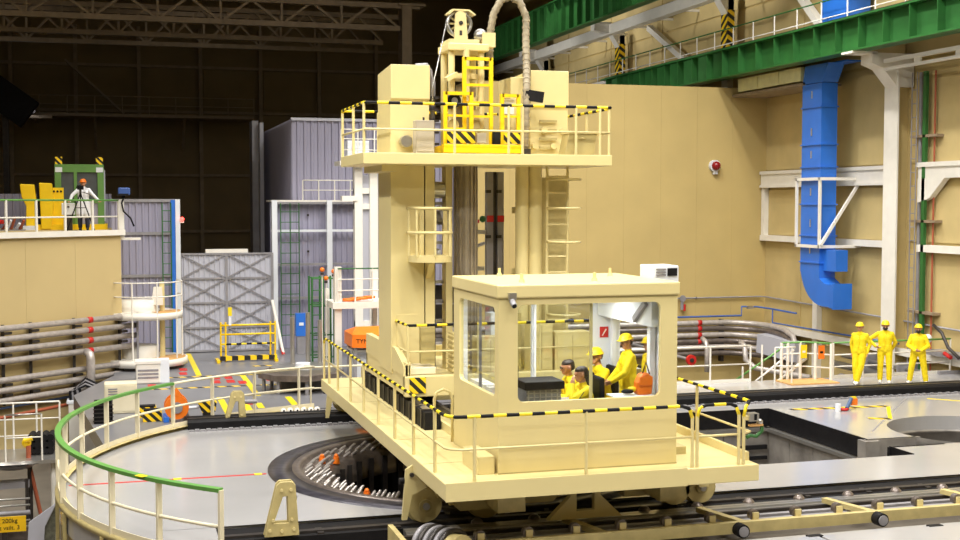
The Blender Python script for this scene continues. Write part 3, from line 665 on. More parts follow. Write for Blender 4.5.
part('drive_bracket', METAL, t, 6.75, 7.15, 24.0, 24.1, 4.38, 4.46); part('drive_bracket', STEELGR, t, (6.7, 24.0, 4.05), (7.1, 24.0, 4.2), .12, .05, kind='bar'); part('drive_bracket', METAL, t, 6.7, 7.1, 24.0, 24.15, 3.65, 3.73)
part('valve', GREEN, t, (7.05, 23.95, 4.68), .07, kind='ball'); part('valve_cap', REDM, t, 6.84, 6.98, 23.95, 24.02, 4.6, 4.67); part('valve_cap', REDM, t, 6.78, 6.9, 23.95, 24.02, 4.42, 4.48)
part('electric_cabinet', WHITE2, t, 6.85, 7.0, 22.7, 23.1, 1.8, 2.9); part('electric_cabinet', BRASS, t, 7.02, 7.45, 22.7, 23.0, 1.8, 2.9)
# cable guides in the open bay
for x in (5.84, 5.9): part('cable_guide', DARK, t, x, x + .035, 23.4, 23.5, 1.8, 5.65)
for i in range(9): part('bay_bracket', METAL if i % 2 else STEELGR, t, 5.83, 6.12, 23.5, 23.58, 2.3 + i * .38, 2.36 + i * .38)
o = part('gear_motor', STEELGR, t, (5.92, 23.35, 4.75), (6.15, 23.25, 4.75), .11, kind='cyl'); part('motor_end', METAL, o, (6.15, 23.25, 4.75), (6.22, 23.22, 4.75), .07, kind='cyl'); part('rocker_arm', STEELGR, t, (5.95, 23.2, 4.95), (6.2, 23.1, 4.35), .09, .06, kind='bar')
part('cable_drum', METAL, t, (5.85, 23.4, 5.25), (6.1, 23.4, 5.25), .16, kind='cyl', n=16)
part('white_lamp', WHITE2, t, (5.95, 23.3, 4.05), .08, kind='ball')
# small curved service balcony
mb = MB(); pl = [(5.3, 23.0)] + arc(5.66, 22.72, .4, PI, 2 * PI, 14) + [(6.06, 23.0)]
mb.prism(pl, 3.9, 4.02); mb.build('balcony_floor', CREAM, t)
for z in (4.45, 4.9): part('balcony_rail', CREAM, t, [(p[0], p[1], z) for p in pl], .028, kind='tube')
for p in (pl[1], pl[4], pl[8], pl[12], pl[-2]): part('balcony_post', CREAM, t, (p[0], p[1], 4.0), (p[0], p[1], 4.9), .022, kind='cyl', n=8)
part('balcony_bracket', CREAM, t, (5.66, 22.6, 3.9), (5.7, 23.0, 3.6), .1, .06, kind='bar')
for x in (5.52, 5.98): part('slotted_post', CREAM, t, x - .04, x + .04, 22.8, 22.84, 4.02, 4.85)
# ladder with hoops
for x in (8.04, 8.46): part('ladder_stile', CREAM, t, (x, 22.9, 1.9), (x, 22.9, 5.7), .028, kind='cyl', n=8)
for i in range(12): part('rung', CREAM, t, (8.04, 22.9, 2.1 + i * .31), (8.46, 22.9, 2.1 + i * .31), .02, kind='cyl', n=6)
for z in (2.85, 3.55, 4.25, 4.9, 5.45): part('safety_hoop', CREAM, t, [(8.04, 22.9, z), (8.05, 22.6, z), (8.25, 22.38, z), (8.5, 22.4, z), (8.62, 22.62, z), (8.5, 22.9, z)], .022, kind='tube')
part('plate_panel', CREAM2, t, 8.0, 8.6, 23.2, 23.25, 1.8, 5.5)
# upper platform
UZ = 5.9; UX0, UX1, UY0, UY1 = 4.26, 9.02, 22.0, 24.3
part('upper_platform', CREAM, t, UX0, UX1, UY0, UY1, UZ - .2, UZ, bevel=.01)
part('corner_gusset', CREAM, t, 4.7, 5.0, 22.5, 24.2, UZ - .32, UZ - .2)
z = UZ + .89
part('striped_rail', ST, t, [(UX0 + .03, UY1, z - .1), (UX0 + .03, UY1 - .08, z), (UX0 + .03, UY0 + .1, z), (UX0 + .06, UY0 + .03, z), (UX0 + .13, UY0 + .02, z), (UX1 - .02, UY0 + .02, z)], .028, kind='tube', alt=.21)
part('striped_rail', ST, t, [(UX1 - .05, UY0 + .02, z - .02), (UX1 - .05, UY1, z - .02)], .028, kind='tube', alt=.21)
part('striped_rail', ST, t, [(UX0 + .03, UY1 - .03, z), (8.9, UY1 - .03, z)], .026, kind='tube', alt=.21)
part('lower_rail', CREAM, t, [(UX0 + .03, UY1, UZ + .42), (UX0 + .03, UY0 + .02, UZ + .42), (UX1 - .05, UY0 + .02, UZ + .42), (UX1 - .05, UY1, UZ + .42)], .02, kind='tube')
for x, y in [(UX0 + .03, UY0 + .08), (UX0 + .03, 23.1), (UX0 + .03, UY1 - .05), (5.95, UY0 + .02), (6.98, UY0 + .02), (7.25, UY0 + .02), (8.3, UY0 + .02), (8.78, UY0 + .02), (UX1 - .05, UY0 + .04), (UX1 - .05, 23.2), (UX1 - .05, UY1), (5.0, UY1 - .03), (7, UY1 - .03)]:
    part('rail_post', CREAM, t, (x, y, UZ), (x, y, z), .026, kind='cyl', n=8)
# head boxes
mb = MB(); mb.prism([(23.0, UZ), (24.15, UZ), (24.15, 7.5), (22.94, 7.58), (22.94, 6.95), (23.0, 6.9)], 4.97, 5.72, 'x'); mb.build('head_box', CREAM, t, bevel=.01)
mb = MB(); mb.prism([(23.0, UZ), (24.1, UZ), (24.1, 7.52), (22.96, 7.55), (22.96, 6.86), (23.0, 6.8)], 7.72, 8.5, 'x'); mb.build('head_box', CREAM, t, bevel=.01)
part('head_box', CREAM, t, 7.36, 7.7, 23.1, 23.9, UZ, 7.42, bevel=.01)
for i in range(4): 
    o = part('box_flange', CREAM, t, (7.8 + i * .19, 22.97, 6.1 + (i % 2) * .3), (7.8 + i * .19, 22.9, 6.1 + (i % 2) * .3), .06, kind='cyl', n=12)
for i in range(4): part('cover_strap', BRASS, t, 7.9, 8.25, 22.93, 22.96, 6.05 + i * .17, 6.09 + i * .17)
part('top_cable', STEELGR, t, [(5.5, 23.2, 7.6), (5.72, 23.2, 7.62), (5.8, 23.2, 7.5), (5.83, 23.2, 7.2), (5.82, 23.2, 6.4)], .035, kind='tube')
part('top_cable', STEELGR, t, [(5.3, 23.3, 7.6), (5.78, 23.3, 7.58), (5.88, 23.25, 7.3), (5.86, 23.25, 6.0)], .025, kind='tube')
for i in range(5): part('cable_clip', DARK, t, 5.76, 5.94, 23.1, 23.35, 6.1 + i * .22, 6.14 + i * .22)
part('round_motor', METAL, t, (5.24, 22.8, 6.15), (5.24, 22.98, 6.15), .11, kind='cyl', n=16)
t = thing('grey_terminal_box', 'grey terminal box on the upper platform before the first head box', 'box', (5.5, 22.5, UZ))
part('body', BRASS if False else mat('warm_grey', (176, 166, 146), .5), t, 5.33, 5.68, 22.45, 22.7, UZ, 6.52, bevel=.01); part('door', mat('warm_grey', (176, 166, 146), .5), t, 5.35, 5.66, 22.435, 22.45, 5.95, 6.48); part('lifting_eye', DARK, t, (5.5, 22.55, 6.52), (5.5, 22.55, 6.58), .02, kind='cyl', n=6)
t = thing('slanted_control_box', 'olive slanted operator box at the far end of the upper platform', 'box', (8.5, 22.3, UZ))
mb = MB(); mb.prism([(8.12, UZ), (8.7, UZ), (8.76, 6.3), (8.2, 6.3)], 22.12, 22.5, 'y'); mb.build('body', BRASS, t, bevel=.01); part('handle', CREAM, t, [(8.4, 22.11, 6.2), (8.45, 22.08, 6.22), (8.52, 22.11, 6.21)], .012, kind='tube'); part('lid', CREAM, t, 8.18, 8.8, 22.1, 22.52, 6.3, 6.33)

# ---- telescopic mast
t = thing('telescopic_mast', 'brownish ribbed telescopic mast hanging through the tower with pulley head', 'mast', (6.5, 23.25, .2))
part('tube', MASTM, t, (6.5, 23.25, .2), (6.5, 23.25, 7.2), .2, kind='cyl', n=24)
for i in range(14):
    a = 2 * PI * i / 14; part('tube_rib', MASTM, t, (6.5 + .21 * math.cos(a), 23.25 + .21 * math.sin(a), .2), (6.5 + .21 * math.cos(a), 23.25 + .21 * math.sin(a), 5.7), .035, .05, kind='bar', up=(math.cos(a), math.sin(a), 0))
for x, y in ((6.14, 22.95), (6.4, 22.85), (6.72, 22.95), (6.14, 23.5), (6.72, 23.5)): part('head_post', CREAM, t, (x, y, 5.95), (x, y, 7.9), .065, kind='cyl', n=14)
for z, r_ in ((6.9, .32), (7.35, .3)): part('collar', CREAM, t, (6.42, 23.2, z), (6.42, 23.2, z + .1), r_, kind='cyl', n=28)
part('head_plate', CREAM, t, 6.04, 6.84, 22.8, 23.6, 7.86, 8.0, bevel=.02); part('head_plate_top', CREAM, t, 6.08, 6.66, 22.85, 23.55, 8.0, 8.08)
mb = MB()
for i in range(28):
    a, b = 2 * PI * i / 28, 2 * PI * (i + 1) / 28
o = part('pulley', METAL, t, [(.20, -.05), (.25, -.06), (.25, -.03), (.215, 0), (.25, .03), (.25, .06), (.20, .05), (.20, -.05)], (0, 0, 0), 32, kind='lathe')
o.rotation_euler = (PI / 2, 0, 0); o.location = Vector((6.3, 23.0, 8.38)) - wbase(t)
me = o.data
for v in me.vertices: v.co = v.co + wbase(t)
for i in range(10):
    a = 2 * PI * i / 10; part('spoke', BRASS, t, (6.3 + .05 * math.cos(a), 23.0, 8.38 + .05 * math.sin(a)), (6.3 + .21 * math.cos(a), 23.0, 8.38 + .21 * math.sin(a)), .03, kind='bar')
mb = MB(); mb.prism([(6.18, 8.06), (6.44, 8.06), (6.40, 8.55), (6.34, 8.6), (6.26, 8.6), (6.2, 8.55)], 22.86, 22.92, 'y'); o = mb.build('yoke', CREAM, t)
part('yoke_slot', DARK, o, 6.275, 6.325, 22.855, 22.86, 8.15, 8.24); part('yoke_pin', DARK, o, (6.3, 22.84, 8.38), (6.3, 23.1, 8.38), .04, kind='cyl')
mb = MB(); mb.prism([(6.05, 8.55), (6.15, 8.64), (6.48, 8.64), (6.6, 8.55), (6.58, 8.53), (6.46, 8.61), (6.17, 8.61), (6.08, 8.53)], 22.88, 23.1, 'y'); mb.build('pulley_guard', CREAM, t)
part('head_motor', METAL, t, (6.72, 23.0, 8.18), .13, kind='ball', n=14); part('head_bracket', CREAM, t, 6.72, 6.98, 22.85, 23.3, 7.95, 8.22)
part('hoist_rope', METAL, t, [(6.05, 23.0, 8.36), (5.78, 22.95, 7.2), (5.76, 22.9, 6.9)], .012, kind='tube', n=6)
part('head_fork', CREAM, t, (6.2, 22.8, 7.42), (5.98, 22.75, 7.3), .12, .08, kind='bar')

# ---- yellow hoist frame
t = thing('yellow_hoist', 'bright yellow hoist frame with striped aprons around the mast head', 'frame', (6.6, 22.7, UZ))
part('base_beam', YEL, t, 5.85, 7.38, 22.42, 22.62, 5.93, 6.09, bevel=.01); part('base_beam', YEL, t, 5.85, 7.38, 23.5, 23.65, 5.93, 6.09)
for x in (5.87, 7.34): part('side_beam', YEL, t, x - .02, x + .04, 22.6, 23.5, 5.95, 6.07)
part('striped_apron', HAZ_XZ, t, 5.92, 6.46, 22.44, 22.46, 6.11, 6.32); part('striped_apron', HAZ_XZ, t, 7.02, 7.34, 22.44, 22.46, 6.11, 6.32)
def yframe(x0, x1, zt, y):
    for x in (x0, x1): part('upright', YEL, t, x - .035, x + .035, y - .03, y + .03, 6.09, zt)
    part('head_bar', YEL, t, x0, x1, y - .03, y + .03, zt - .06, zt); part('cross_bar', YEL, t, x0, x1, y - .02, y + .02, 6.6, 6.64)
yframe(5.9, 6.4, 7.06, 22.5); yframe(7.0, 7.32, 7.04, 22.5); yframe(6.3, 6.82, 7.72, 22.62)
for z in (6.85, 7.18, 7.5): part('rung', YEL, t, 6.3, 6.82, 22.6, 22.64, z, z + .05)
part('lower_guard', YEL, t, 5.9, 6.3, 22.52, 22.56, 6.36, 6.4)
o = part('drum_motor', BLACK, t, (6.1, 22.58, 6.9), (6.1, 22.9, 6.9), .13, kind='cyl', n=20); part('motor_hub', METAL, o, (6.1, 22.56, 6.9), (6.1, 22.58, 6.9), .06, kind='cyl'); 
o = part('rope_pulley', BRASS, t, (6.08, 22.58, 6.45), (6.08, 22.7, 6.45), .11, kind='cyl', n=18)
part('limit_box', mat('warm_grey', (176, 166, 146), .5), t, 6.49, 6.66, 22.4, 22.5, 6.12, 6.3); part('limit_box', BLACK, t, 6.82, 6.96, 22.45, 22.55, 6.1, 6.35); part('gear_case', BRASS, t, 6.45, 6.62, 22.7, 22.9, 6.35, 6.75); part('grey_case', WHITE2, t, 7.06, 7.27, 22.6, 22.75, 6.68, 6.95)

t = thing('hose_loop', 'ribbed grey brown cable hose looping above the tower', 'hose', (8, 23.4, UZ))
path = [(7.02, 23.6, 7.6), (7.04, 23.6, 8.3), (7.1, 23.58, 8.66), (7.28, 23.56, 8.92), (7.5, 23.54, 9.0), (7.72, 23.52, 8.9), (7.88, 23.5, 8.6), (7.92, 23.46, 8.2), (7.88, 23.3, 7.7), (7.74, 22.86, 7.2), (7.7, 22.8, 6.4), (7.68, 22.8, UZ)]
path = [(p[0] - (.2 if k > 6 else .035 * max(0, k - 2)), p[1] - .2, p[2]) for k, p in enumerate(path)]
HOSE = mat('hose_fabric', (150, 138, 112), .6, var=.2, scale=12)
part('hose', HOSE, t, path, .068, kind='tube', n=14)
for k in range(len(path) - 1):
    A, B = Vector(path[k]), Vector(path[k + 1]); n = max(1, int((B - A).length / .12))
    for i in range(n): c = A + (B - A) * (i + .5) / n; d = (B - A).normalized() * .02; part('hose_ring', HOSE, t, tuple(c - d), tuple(c + d), .077, kind='cyl', n=12)
part('hose_socket', DARK, t, (path[-1][0], path[-1][1], UZ), (path[-1][0], path[-1][1], UZ + .12), .12, kind='cyl'); part('hose_clamp', BLACK, t, (7.5, 22.65, 7.05), (7.85, 22.6, 7.0), .12, .2, kind='bar')

# ================================================================== pit flange, tracks
t = thing('pit_flange', 'dark steel ring with bolt studs around the open black round pit', 'ring', (CX, 22.9, 0))
C0 = (CX, 22.9, 0)
part('outer_ring', RING, t, [(3.75, -.2), (3.75, .02), (3.3, .02), (3.3, -.2)], C0, 96, kind='lathe')
part('inner_ring', RING2, t, [(3.3, -.3), (3.3, .035), (3.16, .035), (3.12, .0), (3.12, -.2)], C0, 96, kind='lathe')
part('stud_ledge', RING2, t, [(3.14, -.05), (2.5, -.14), (2.5, -.6)], C0, 96, kind='lathe')
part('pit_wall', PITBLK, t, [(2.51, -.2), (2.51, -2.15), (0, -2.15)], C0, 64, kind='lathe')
for i in range(40):
    a = 2 * PI * i / 40; part('wall_rib', DARK, t, (CX + 2.46 * math.cos(a), 22.9 + 2.46 * math.sin(a), -2.1), (CX + 2.46 * math.cos(a), 22.9 + 2.46 * math.sin(a), -.2), .1, .06, kind='bar')
s0 = part('stud', STUD, t, (CX, 22.9, -.42), (CX, 22.9, -.2), .05, kind='cyl', n=8); bpy.data.objects.remove(s0)
mb = MB(); mb.cyl((.03, 0, 0), (-.09, 0, .09), .03, n=8); mb.cyl((-.09, 0, .09), (-.11, 0, .105), .02, n=8)
s0 = mb.build('stud', STUD, t, base=(0, 0, 0)); first = True
for r_, n, k in ((3.02, 60, 0), (2.86, 60, 0), (2.7, 60, 0)):
    for i in range(n):
        a = 2 * PI * (i + k) / n; loc = (r_ * math.cos(a), r_ * math.sin(a), -.06 - (3.02 - r_) * .14)
        if abs(math.sin(a * 2.5)) < .1 and r_ < 2.9: continue
        if first: s0.location = loc; first = False; o = s0
        else: o = dupe(s0, loc, t)
        o.rotation_euler = (0, 0, a)
for k, (x, y) in enumerate([(3.83, 24.15), (4.1, 24.1), (4.1, 21.0)]):
    tt = thing('stud_cap', ['orange cap on the pit studs, nearest the outer ring', 'orange cap on the pit studs, beside the larger one', 'lone orange cap on the pit studs, lowest of the three'][k], 'cap', (x, y, -.08), 'orange caps on the studs')
    part('cap', ORANGE, tt, (x, y, -.1), (x, y, .03), .07, .055, kind='cyl', n=14); part('knob', ORANGE, tt, (x, y, .05), .045, kind='ball')
# red line with yellow ticks
tl = thing('deck_line', 'thin red line painted across the white deck with yellow ticks', 'line', (1, 23.05, 0))
part('red_line', REDM, tl, -.85, 2.62, 23.03, 23.1, 0, .004)
for x in (.95, 2.4): part('yellow_tick', YELS, tl, x, x + .14, 23.0, 23.13, .004, .008)

def stop(y, x, h, label):
    t = thing('rail_stop', label, 'bracket', (x, y, 0), 'rail end stops')
    for yy in (y - .1, y + .04):
        mb = MB(); mb.prism([(x - .26, 0), (x + .26, 0), (x + .21, h - .05), (x + .16, h), (x - .02, h), (x - .07, h - .05)], yy - .03, yy + .03, 'y', holes=[[(x - .12, .2), (x + .1, .2), (x + .09, h - .22), (x + .02, h - .22)]]); mb.build('plate', CREAM2, t, bevel=.008)
    part('spacer', CREAM2, t, x - .2, x + .2, y - .08, y + .02, .02, .16)
    for dx, dz in ((-.18, .1), (0, .08), (.18, .1), (-.13, .25), (.15, .25), (.0, h - .12), (.14, h - .12)): part('bolt', CREAM, t, (x + dx, y - .15, dz), (x + dx, y - .13, dz), .025, kind='cyl', n=8)
    part('buffer', STEELGR, t, (x + .15, y - .03, h - .25), (x + (.24 if y < 20 else .5), y - .03, h - .25), .05, kind='cyl')
stop(18.75, 2.34, .82, 'cream slotted rail stop standing on the near black track')
stop(28.35, 2.52, .78, 'cream slotted rail stop on the far track behind the white deck')
# near track
t = thing('near_track', 'black bedded crane rail running under the front of the bridge', 'rail', (12, 19, -.22))
part('bed', BLACK, t, 1.43, 23.9, 18.7, 19.44, -.22, -.04); part('rail_head', DARK, t, 1.43, 23.9, 18.83, 18.95, -.04, .0)
for k in range(18): part('clip', DARK, t, 2.9 + k * 1.2, 3.0 + k * 1.2, 18.74, 19.05, -.04, -.015)
t = thing('far_track', 'black raised crane rail crossing behind the pit and the pool', 'rail', (11, 28.4, 0))
mb = MB(); mb.prism([(28.05, 0), (28.05, .15), (28.1, .2), (28.7, .2), (28.76, .15), (28.76, 0)], 1.48, 23.6, 'x'); mb.build('beam', BLACK, t)
part('rail_head', DARK, t, 1.48, 23.6, 28.25, 28.36, .2, .215)
mb = MB()
for k in range(180): mb.box(1.5 + k * .122, 1.5 + k * .122 + .09, 27.78, 27.9, 0, .03 + .015 * (k % 2))
o = mb.build('chain', STEELGR, t); o['kind'] = 'stuff'
# roller track of the energy cable
t = thing('cable_roller_track', 'long cream channel with steel rollers in front of the near rail', 'track', (12, 17.4, -.22)); RT = t
part('front_beam', CREAM2, t, 3.9, 23.9, 16.95, 17.06, -.03, .14); part('rear_beam', DARK, t, 3.9, 23.9, 18.15, 18.22, -.1, -.02); part('slide_plate', METAL, t, 4.2, 23.9, 18.26, 18.6, -.1, -.05)
part('end_plate', CREAM2, t, 3.88, 3.96, 16.9, 18.25, -.1, .16)
for k in range(9): part('cross_member', CREAM2, t, (4.7 + k * 2.3, 17.06, .05), (4.4 + k * 2.3, 18.2, .05), .12, .08, kind='bar')
for y in (17.35, 17.6, 17.85, 18.4, 18.52): part('cable_plate', METAL if y > 18 else STEELGR, t, 4.2, 23.9, y, y + .1, -.06, -.02)
mb = MB(); mb.cyl((0, -.05, 0), (0, .05, 0), .085, n=18); r0 = mb.build('roller', RING2, t, base=(5.0, 17.12, .2))
mb = MB(); mb.cyl((0, -.08, 0), (0, -.06, 0), .05, n=12); h0 = None
def add_rollers(o, z, y, xs):
    for x in xs: dupe(o, Vector((x, y, z)) - wbase(t), t)
for v in r0.data.vertices: v.co += Vector((5.0, 17.12, .2))
add_rollers(r0, .19, 17.15, [5.0 + .735 * i for i in range(1, 24)]); r0.location = Vector((5.0, 17.15, .19)) - wbase(t)
mb = MB(); mb.lathe([(0, .08), (.05, .075), (.095, .03), (.1, 0)], (0, 0, 0), 14); m0 = mb.build('guide_roller', RING2, t, base=(0, 0, 0)); m0.location = Vector((5.4, 18.66, -.03)) - wbase(t)
add_rollers(m0, -.03, 18.66, [5.4 + .95 * i for i in range(1, 19)])
for x in (5.0 + .735 * i for i in range(24)): part('roller_bracket', CREAM, t, x - .05, x + .05, 17.06, 17.09, .05, .24)
for x in (9.05, 11.47, 13.9):
    o = part('end_knob', BLACK, t, (x, 16.78, .04), (x, 16.96, .04), .105, kind='cyl', n=18); part('knob_cap', STEELGR, o, (x, 16.76, .04), (x, 16.78, .04), .08, kind='cyl', n=14)
# coil of cable
t = thing('cable_coil', 'coil of thick grey cable at the end of the roller track', 'coil', (4.45, 17.3, -.1))
for k in range(6):
    c = Vector((4.3 + k * .055, 17.35 - k * .075, .02)); ax = Vector((.45, -.8, .12)).normalized(); u = ax.orthogonal().normalized(); v = ax.cross(u)
    part('cable_turn', DARK if k % 2 else STEELGR, t, [tuple(c + (u * math.cos(a) + v * math.sin(a)) * .31) for a in [2 * PI * i / 28 for i in range(29)]], .042, kind='tube', cap=False)
part('drum', CREAM2, t, (4.32, 17.3, .0), (4.64, 16.78, .06), .26, kind='cyl', n=24)
# floor plates near the lens
for k, (x0, x1) in enumerate(((4.2, 7.2), (7.25, 10.05), (10.1, 12.9), (12.95, 15.8))):
    o = part('floor_plate', DECK, deck, x0, x1, 14.2, 16.35, -.03, .02, bevel=.01)
for x in (10.0, 12.1): part('hinge', BLACK, deck, x - .12, x + .12, 16.3, 16.4, .0, .03)

# ================================================================== curved guardrail of the deck
t = thing('curved_guardrail', 'curved cream guardrail with green handrail along the round deck edge', 'railing', (-1, CY, 0))
zt = 1.06
gp = [p for p in arc_pts]; cut = next(i for i, p in enumerate(gp) if p[1] > 27.6)
mb = MB()
for a, b in zip(gp[:cut + 1], gp[1:cut + 2]): mb.bar((a[0], a[1], zt), (b[0], b[1], zt), .1, .055)
mb.build('handrail', GREEN2, t)
part('handrail', RAILC, t, [(p[0], p[1], zt) for p in gp[cut + 1:]] + [(4.35, 30.0, zt)], .028, kind='tube')
part('mid_rail', RAILC, t, [(p[0], p[1], .55) for p in gp], .026, kind='tube')
part('handrail_tape', YELS, t, (.36, 18.35, zt + .03), (.26, 18.48, zt + .03), .11, .006, kind='bar')
mb = MB()
for a, b in zip(gp, gp[1:]): mb.bar((a[0], a[1], .12), (b[0], b[1], .12), .012, .12)
mb.build('toe_board', RAILC, t)
for i in range(0, len(gp), 3):
    p = gp[i]; d = Vector((p[0] - CX, p[1] - CY, 0)).normalized(); part('post', RAILC, t, (p[0], p[1], .05), (p[0], p[1], zt), .035, .09, kind='bar', up=(d.x, d.y, 0))
t = thing('transverse_guardrail', 'cream two rail guardrail joining the curved rail to the bridge end', 'railing', (4.5, 30, 0))
t_pts = [(2.9, 29.35), (4.5, 30.05), (5.6, 30.1), (9.3, 30.1)]
guard(t, t_pts, 0, 1.02, RAILC, RAILC, posts=[(4.5, 30.05), (6.0, 30.1), (7.6, 30.1), (9.2, 30.1)], r=.025)

# ================================================================== things behind the deck
# round two tier platform
t = thing('round_platform', 'white two tier round service platform beside the grey gate', 'platform', (1.0, 39.2, 0))
for z0, rr, nm in ((.1, 1.25, 'lower_tier'), (1.5, 1.12, 'upper_tier')):
    o = part(nm, WHITE, t, [(0, z0), (rr, z0), (rr, z0 + .2), (rr - .05, z0 + .2), (0, z0 + .2)], (.85, 39.4, 0), 48, kind='lathe')
    part('floor_sector', TAN, o, [(.45, z0 + .21), (rr - .06, z0 + .21), (rr - .06, z0 + .2)], (.85, 39.4, 0), 16, -1.2, .4, kind='lathe')
    part('inner_drum', WHITE, o, [(0, z0 + .55), (.6, z0 + .55), (.6, z0 + .2)], (.65, 39.5, 0), 24, kind='lathe')
part('foot_ring', DARK, t, [(1.1, 0), (1.1, .1)], (.85, 39.4, 0), 32, kind='lathe')
part('centre_column', CREAM, t, (1.35, 39.3, .2), (1.35, 39.3, 2.6), .08, kind='cyl', n=14)
mb = MB(); mb.prism([(1.02, 1.9), (1.38, 1.9), (1.34, 2.45), (1.1, 2.45)], 39.1, 39.3, 'y'); mb.build('control_pillar', WHITE, t)
pth = arc(.85, 39.4, 1.1, -2.6, .5, 14)
for z in (2.2, 2.62): part('ring_rail', WHITE, t, [(p[0], p[1], z) for p in pth], .02, kind='tube', n=6)
for p in pth[::3] + [pth[-1]]: part('rail_post', WHITE, t, (p[0], p[1], .3), (p[0], p[1], 2.62), .025, kind='cyl', n=6)
t = thing('pump_cabinet', 'white cabinet unit standing in front of the round platform', 'cabinet', (.9, 35.9, 0))
part('body', WHITE, t, .5, 1.15, 35.6, 36.3, 0, .55, bevel=.03); part('side_unit', WHITE2, t, 1.15, 1.4, 35.7, 36.1, 0, .65); part('lid', WHITE, t, .48, 1.17, 35.58, 36.32, .55, .62)
for k in range(3): part('louvre', STEELGR, t, .55, 1.1, 35.585, 35.6, .15 + k * .1, .2 + k * .1)
t = thing('cable_box', 'pale box with bundled black cables below the branch pipe', 'box', blk(2.4, 1.0, -.9))
q = blk(2.4, 1.0, 0); part('body', WHITE, t, q[0] - .35, q[0] + .5, q[1] - .3, q[1] + .3, -2.2, -.55); 
for k in range(5): part('cable', [BLACK, STEELGR][k % 2], t, [(q[0] - .3 + .08 * k, q[1], -.55), (q[0] - .32 + .06 * k, q[1], -.3 + .04 * k), (q[0] + .1, q[1], -.12 + .05 * k), (q[0] + .4, q[1], -.25 + .04 * k), (q[0] + .55, q[1], -.55)], .04, kind='tube')
part('top_tray', WHITE2, t, q[0] - .4, q[0] + .6, q[1] - .32, q[1] + .32, -.58, -.52)
# yellow barrier
t = thing('yellow_barrier', 'yellow striped tubular barrier in front of the grey gate', 'barrier', (4, 39.9, 0))
for z, m in ((1.15, YEL), (.86, YEL), (.55, ST)): part('rail', m, t, [(3.15, 39.9, z), (4.85, 39.9, z)], .03, kind='tube', alt=.16 if m is ST else None)
part('base_rail', HAZ_X, t, 3.12, 4.9, 39.8, 39.95, .04, .18)
for x in (3.15, 3.3, 4.7, 4.85): part('post', YEL, t, (x, 39.9, .0), (x, 39.9, 1.25), .03, kind='cyl', n=8)
for x in (3.05, 4.85): part('foot', YEL, t, (x, 39.5, .04), (x, 40.3, .04), .1, .08, kind='bar')
part('marker', YELS, t, 3.38, 3.5, 39.86, 39.9, 1.45, 1.72); part('marker_base', WHITE2, t, 3.4, 3.48, 39.87, 39.9, 1.15, 1.45)
# floor tape: flat painted marks on the grey floor
t = thing('tape_markings', 'striped tape, yellow lines and red dashes painted on the grey floor', 'marking', (2.5, 36, 0))
for y, x0, x1 in ((36.7, .7, 4.6), (34.5, .9, 4.7), (38.6, 4.0, 5.4)): part('striped_tape', HAZ_X, t, x0, x1, y - .07, y + .07, -.005, .001)
for x, y0, y1 in ((2.2, 36.9, 42.4), (3.42, 32.6, 36.6), (2.45, 29.9, 32.6), (2.98, 30.2, 31.9), (4.15, 30.6, 32.2), (3.3, 30.6, 31.4)): part('yellow_line', YELS, t, x, x + .16, y0, y1, -.005, .002)
for x, y in ((1.75, 37.2), (1.8, 38.1), (1.75, 39.2), (2.55, 35.2), (2.95, 35.2), (2.6, 36), (2.95, 36), (3.25, 34.9), (4.05, 35.3), (4.1, 36.0), (.8, 34.9), (3.1, 31.2)): part('red_dash', REDM, t, x, x + .22, y, y + .55, -.005, .003)
# steel stand with posts
t = thing('steel_stand', 'round grey steel stand with upright rods near the bridge end', 'stand', (4.7, 33, 0))
part('plate', RING2, t, (4.75, 33.4, .35), (4.75, 33.4, .5), 1.15, kind='cyl', n=8); part('top_plate', METAL, t, (4.85, 33.5, .5), (4.85, 33.5, .62), .95, kind='cyl', n=8); part('core', DARK, t, (4.75, 33.4, 0), (4.75, 33.4, .35), .6, kind='cyl', n=16)
for i in range(8):
    a = 2 * PI * i / 8; part('leg', STEELGR, t, (4.75 + math.cos(a), 33.4 + math.sin(a), 0), (4.75 + math.cos(a), 33.4 + math.sin(a), .35), .05, kind='cyl', n=8)
for x, y, h in ((4.6, 34.0, 1.9), (5.05, 34.2, 2.0), (5.35, 34.0, 1.8)): part('rod', METAL, t, (x, y, .6), (x, y, h), .06, kind='cyl', n=10)
part('collar', WHITE2, t, (4.75, 33.1, .62), (4.75, 33.1, .75), .2, kind='cyl', n=16)
t = thing('blue_cabinet', 'small blue cabinet with pale label before the grey cladding', 'cabinet', (5.9, 41.3, 0))
part('body', BLUE, t, 5.7, 6.05, 41.2, 41.5, .6, 1.35); part('label_plate', WHITE2, t, 5.8, 5.95, 41.19, 41.2, .95, 1.05); part('plinth', STEELGR, t, 5.74, 6.0, 41.22, 41.48, 0, .6)
t = thing('leaning_tube', 'white tube with red foot leaning by the gate post', 'tube', (5.2, 41.5, 0))
part('tube', WHITE, t, (5.28, 41.2, .0), (5.02, 42.0, 1.75), .055, kind='cyl', n=10); part('foot', REDM, t, (5.28, 41.2, .0), (5.24, 41.32, .22), .06, kind='cyl', n=10)
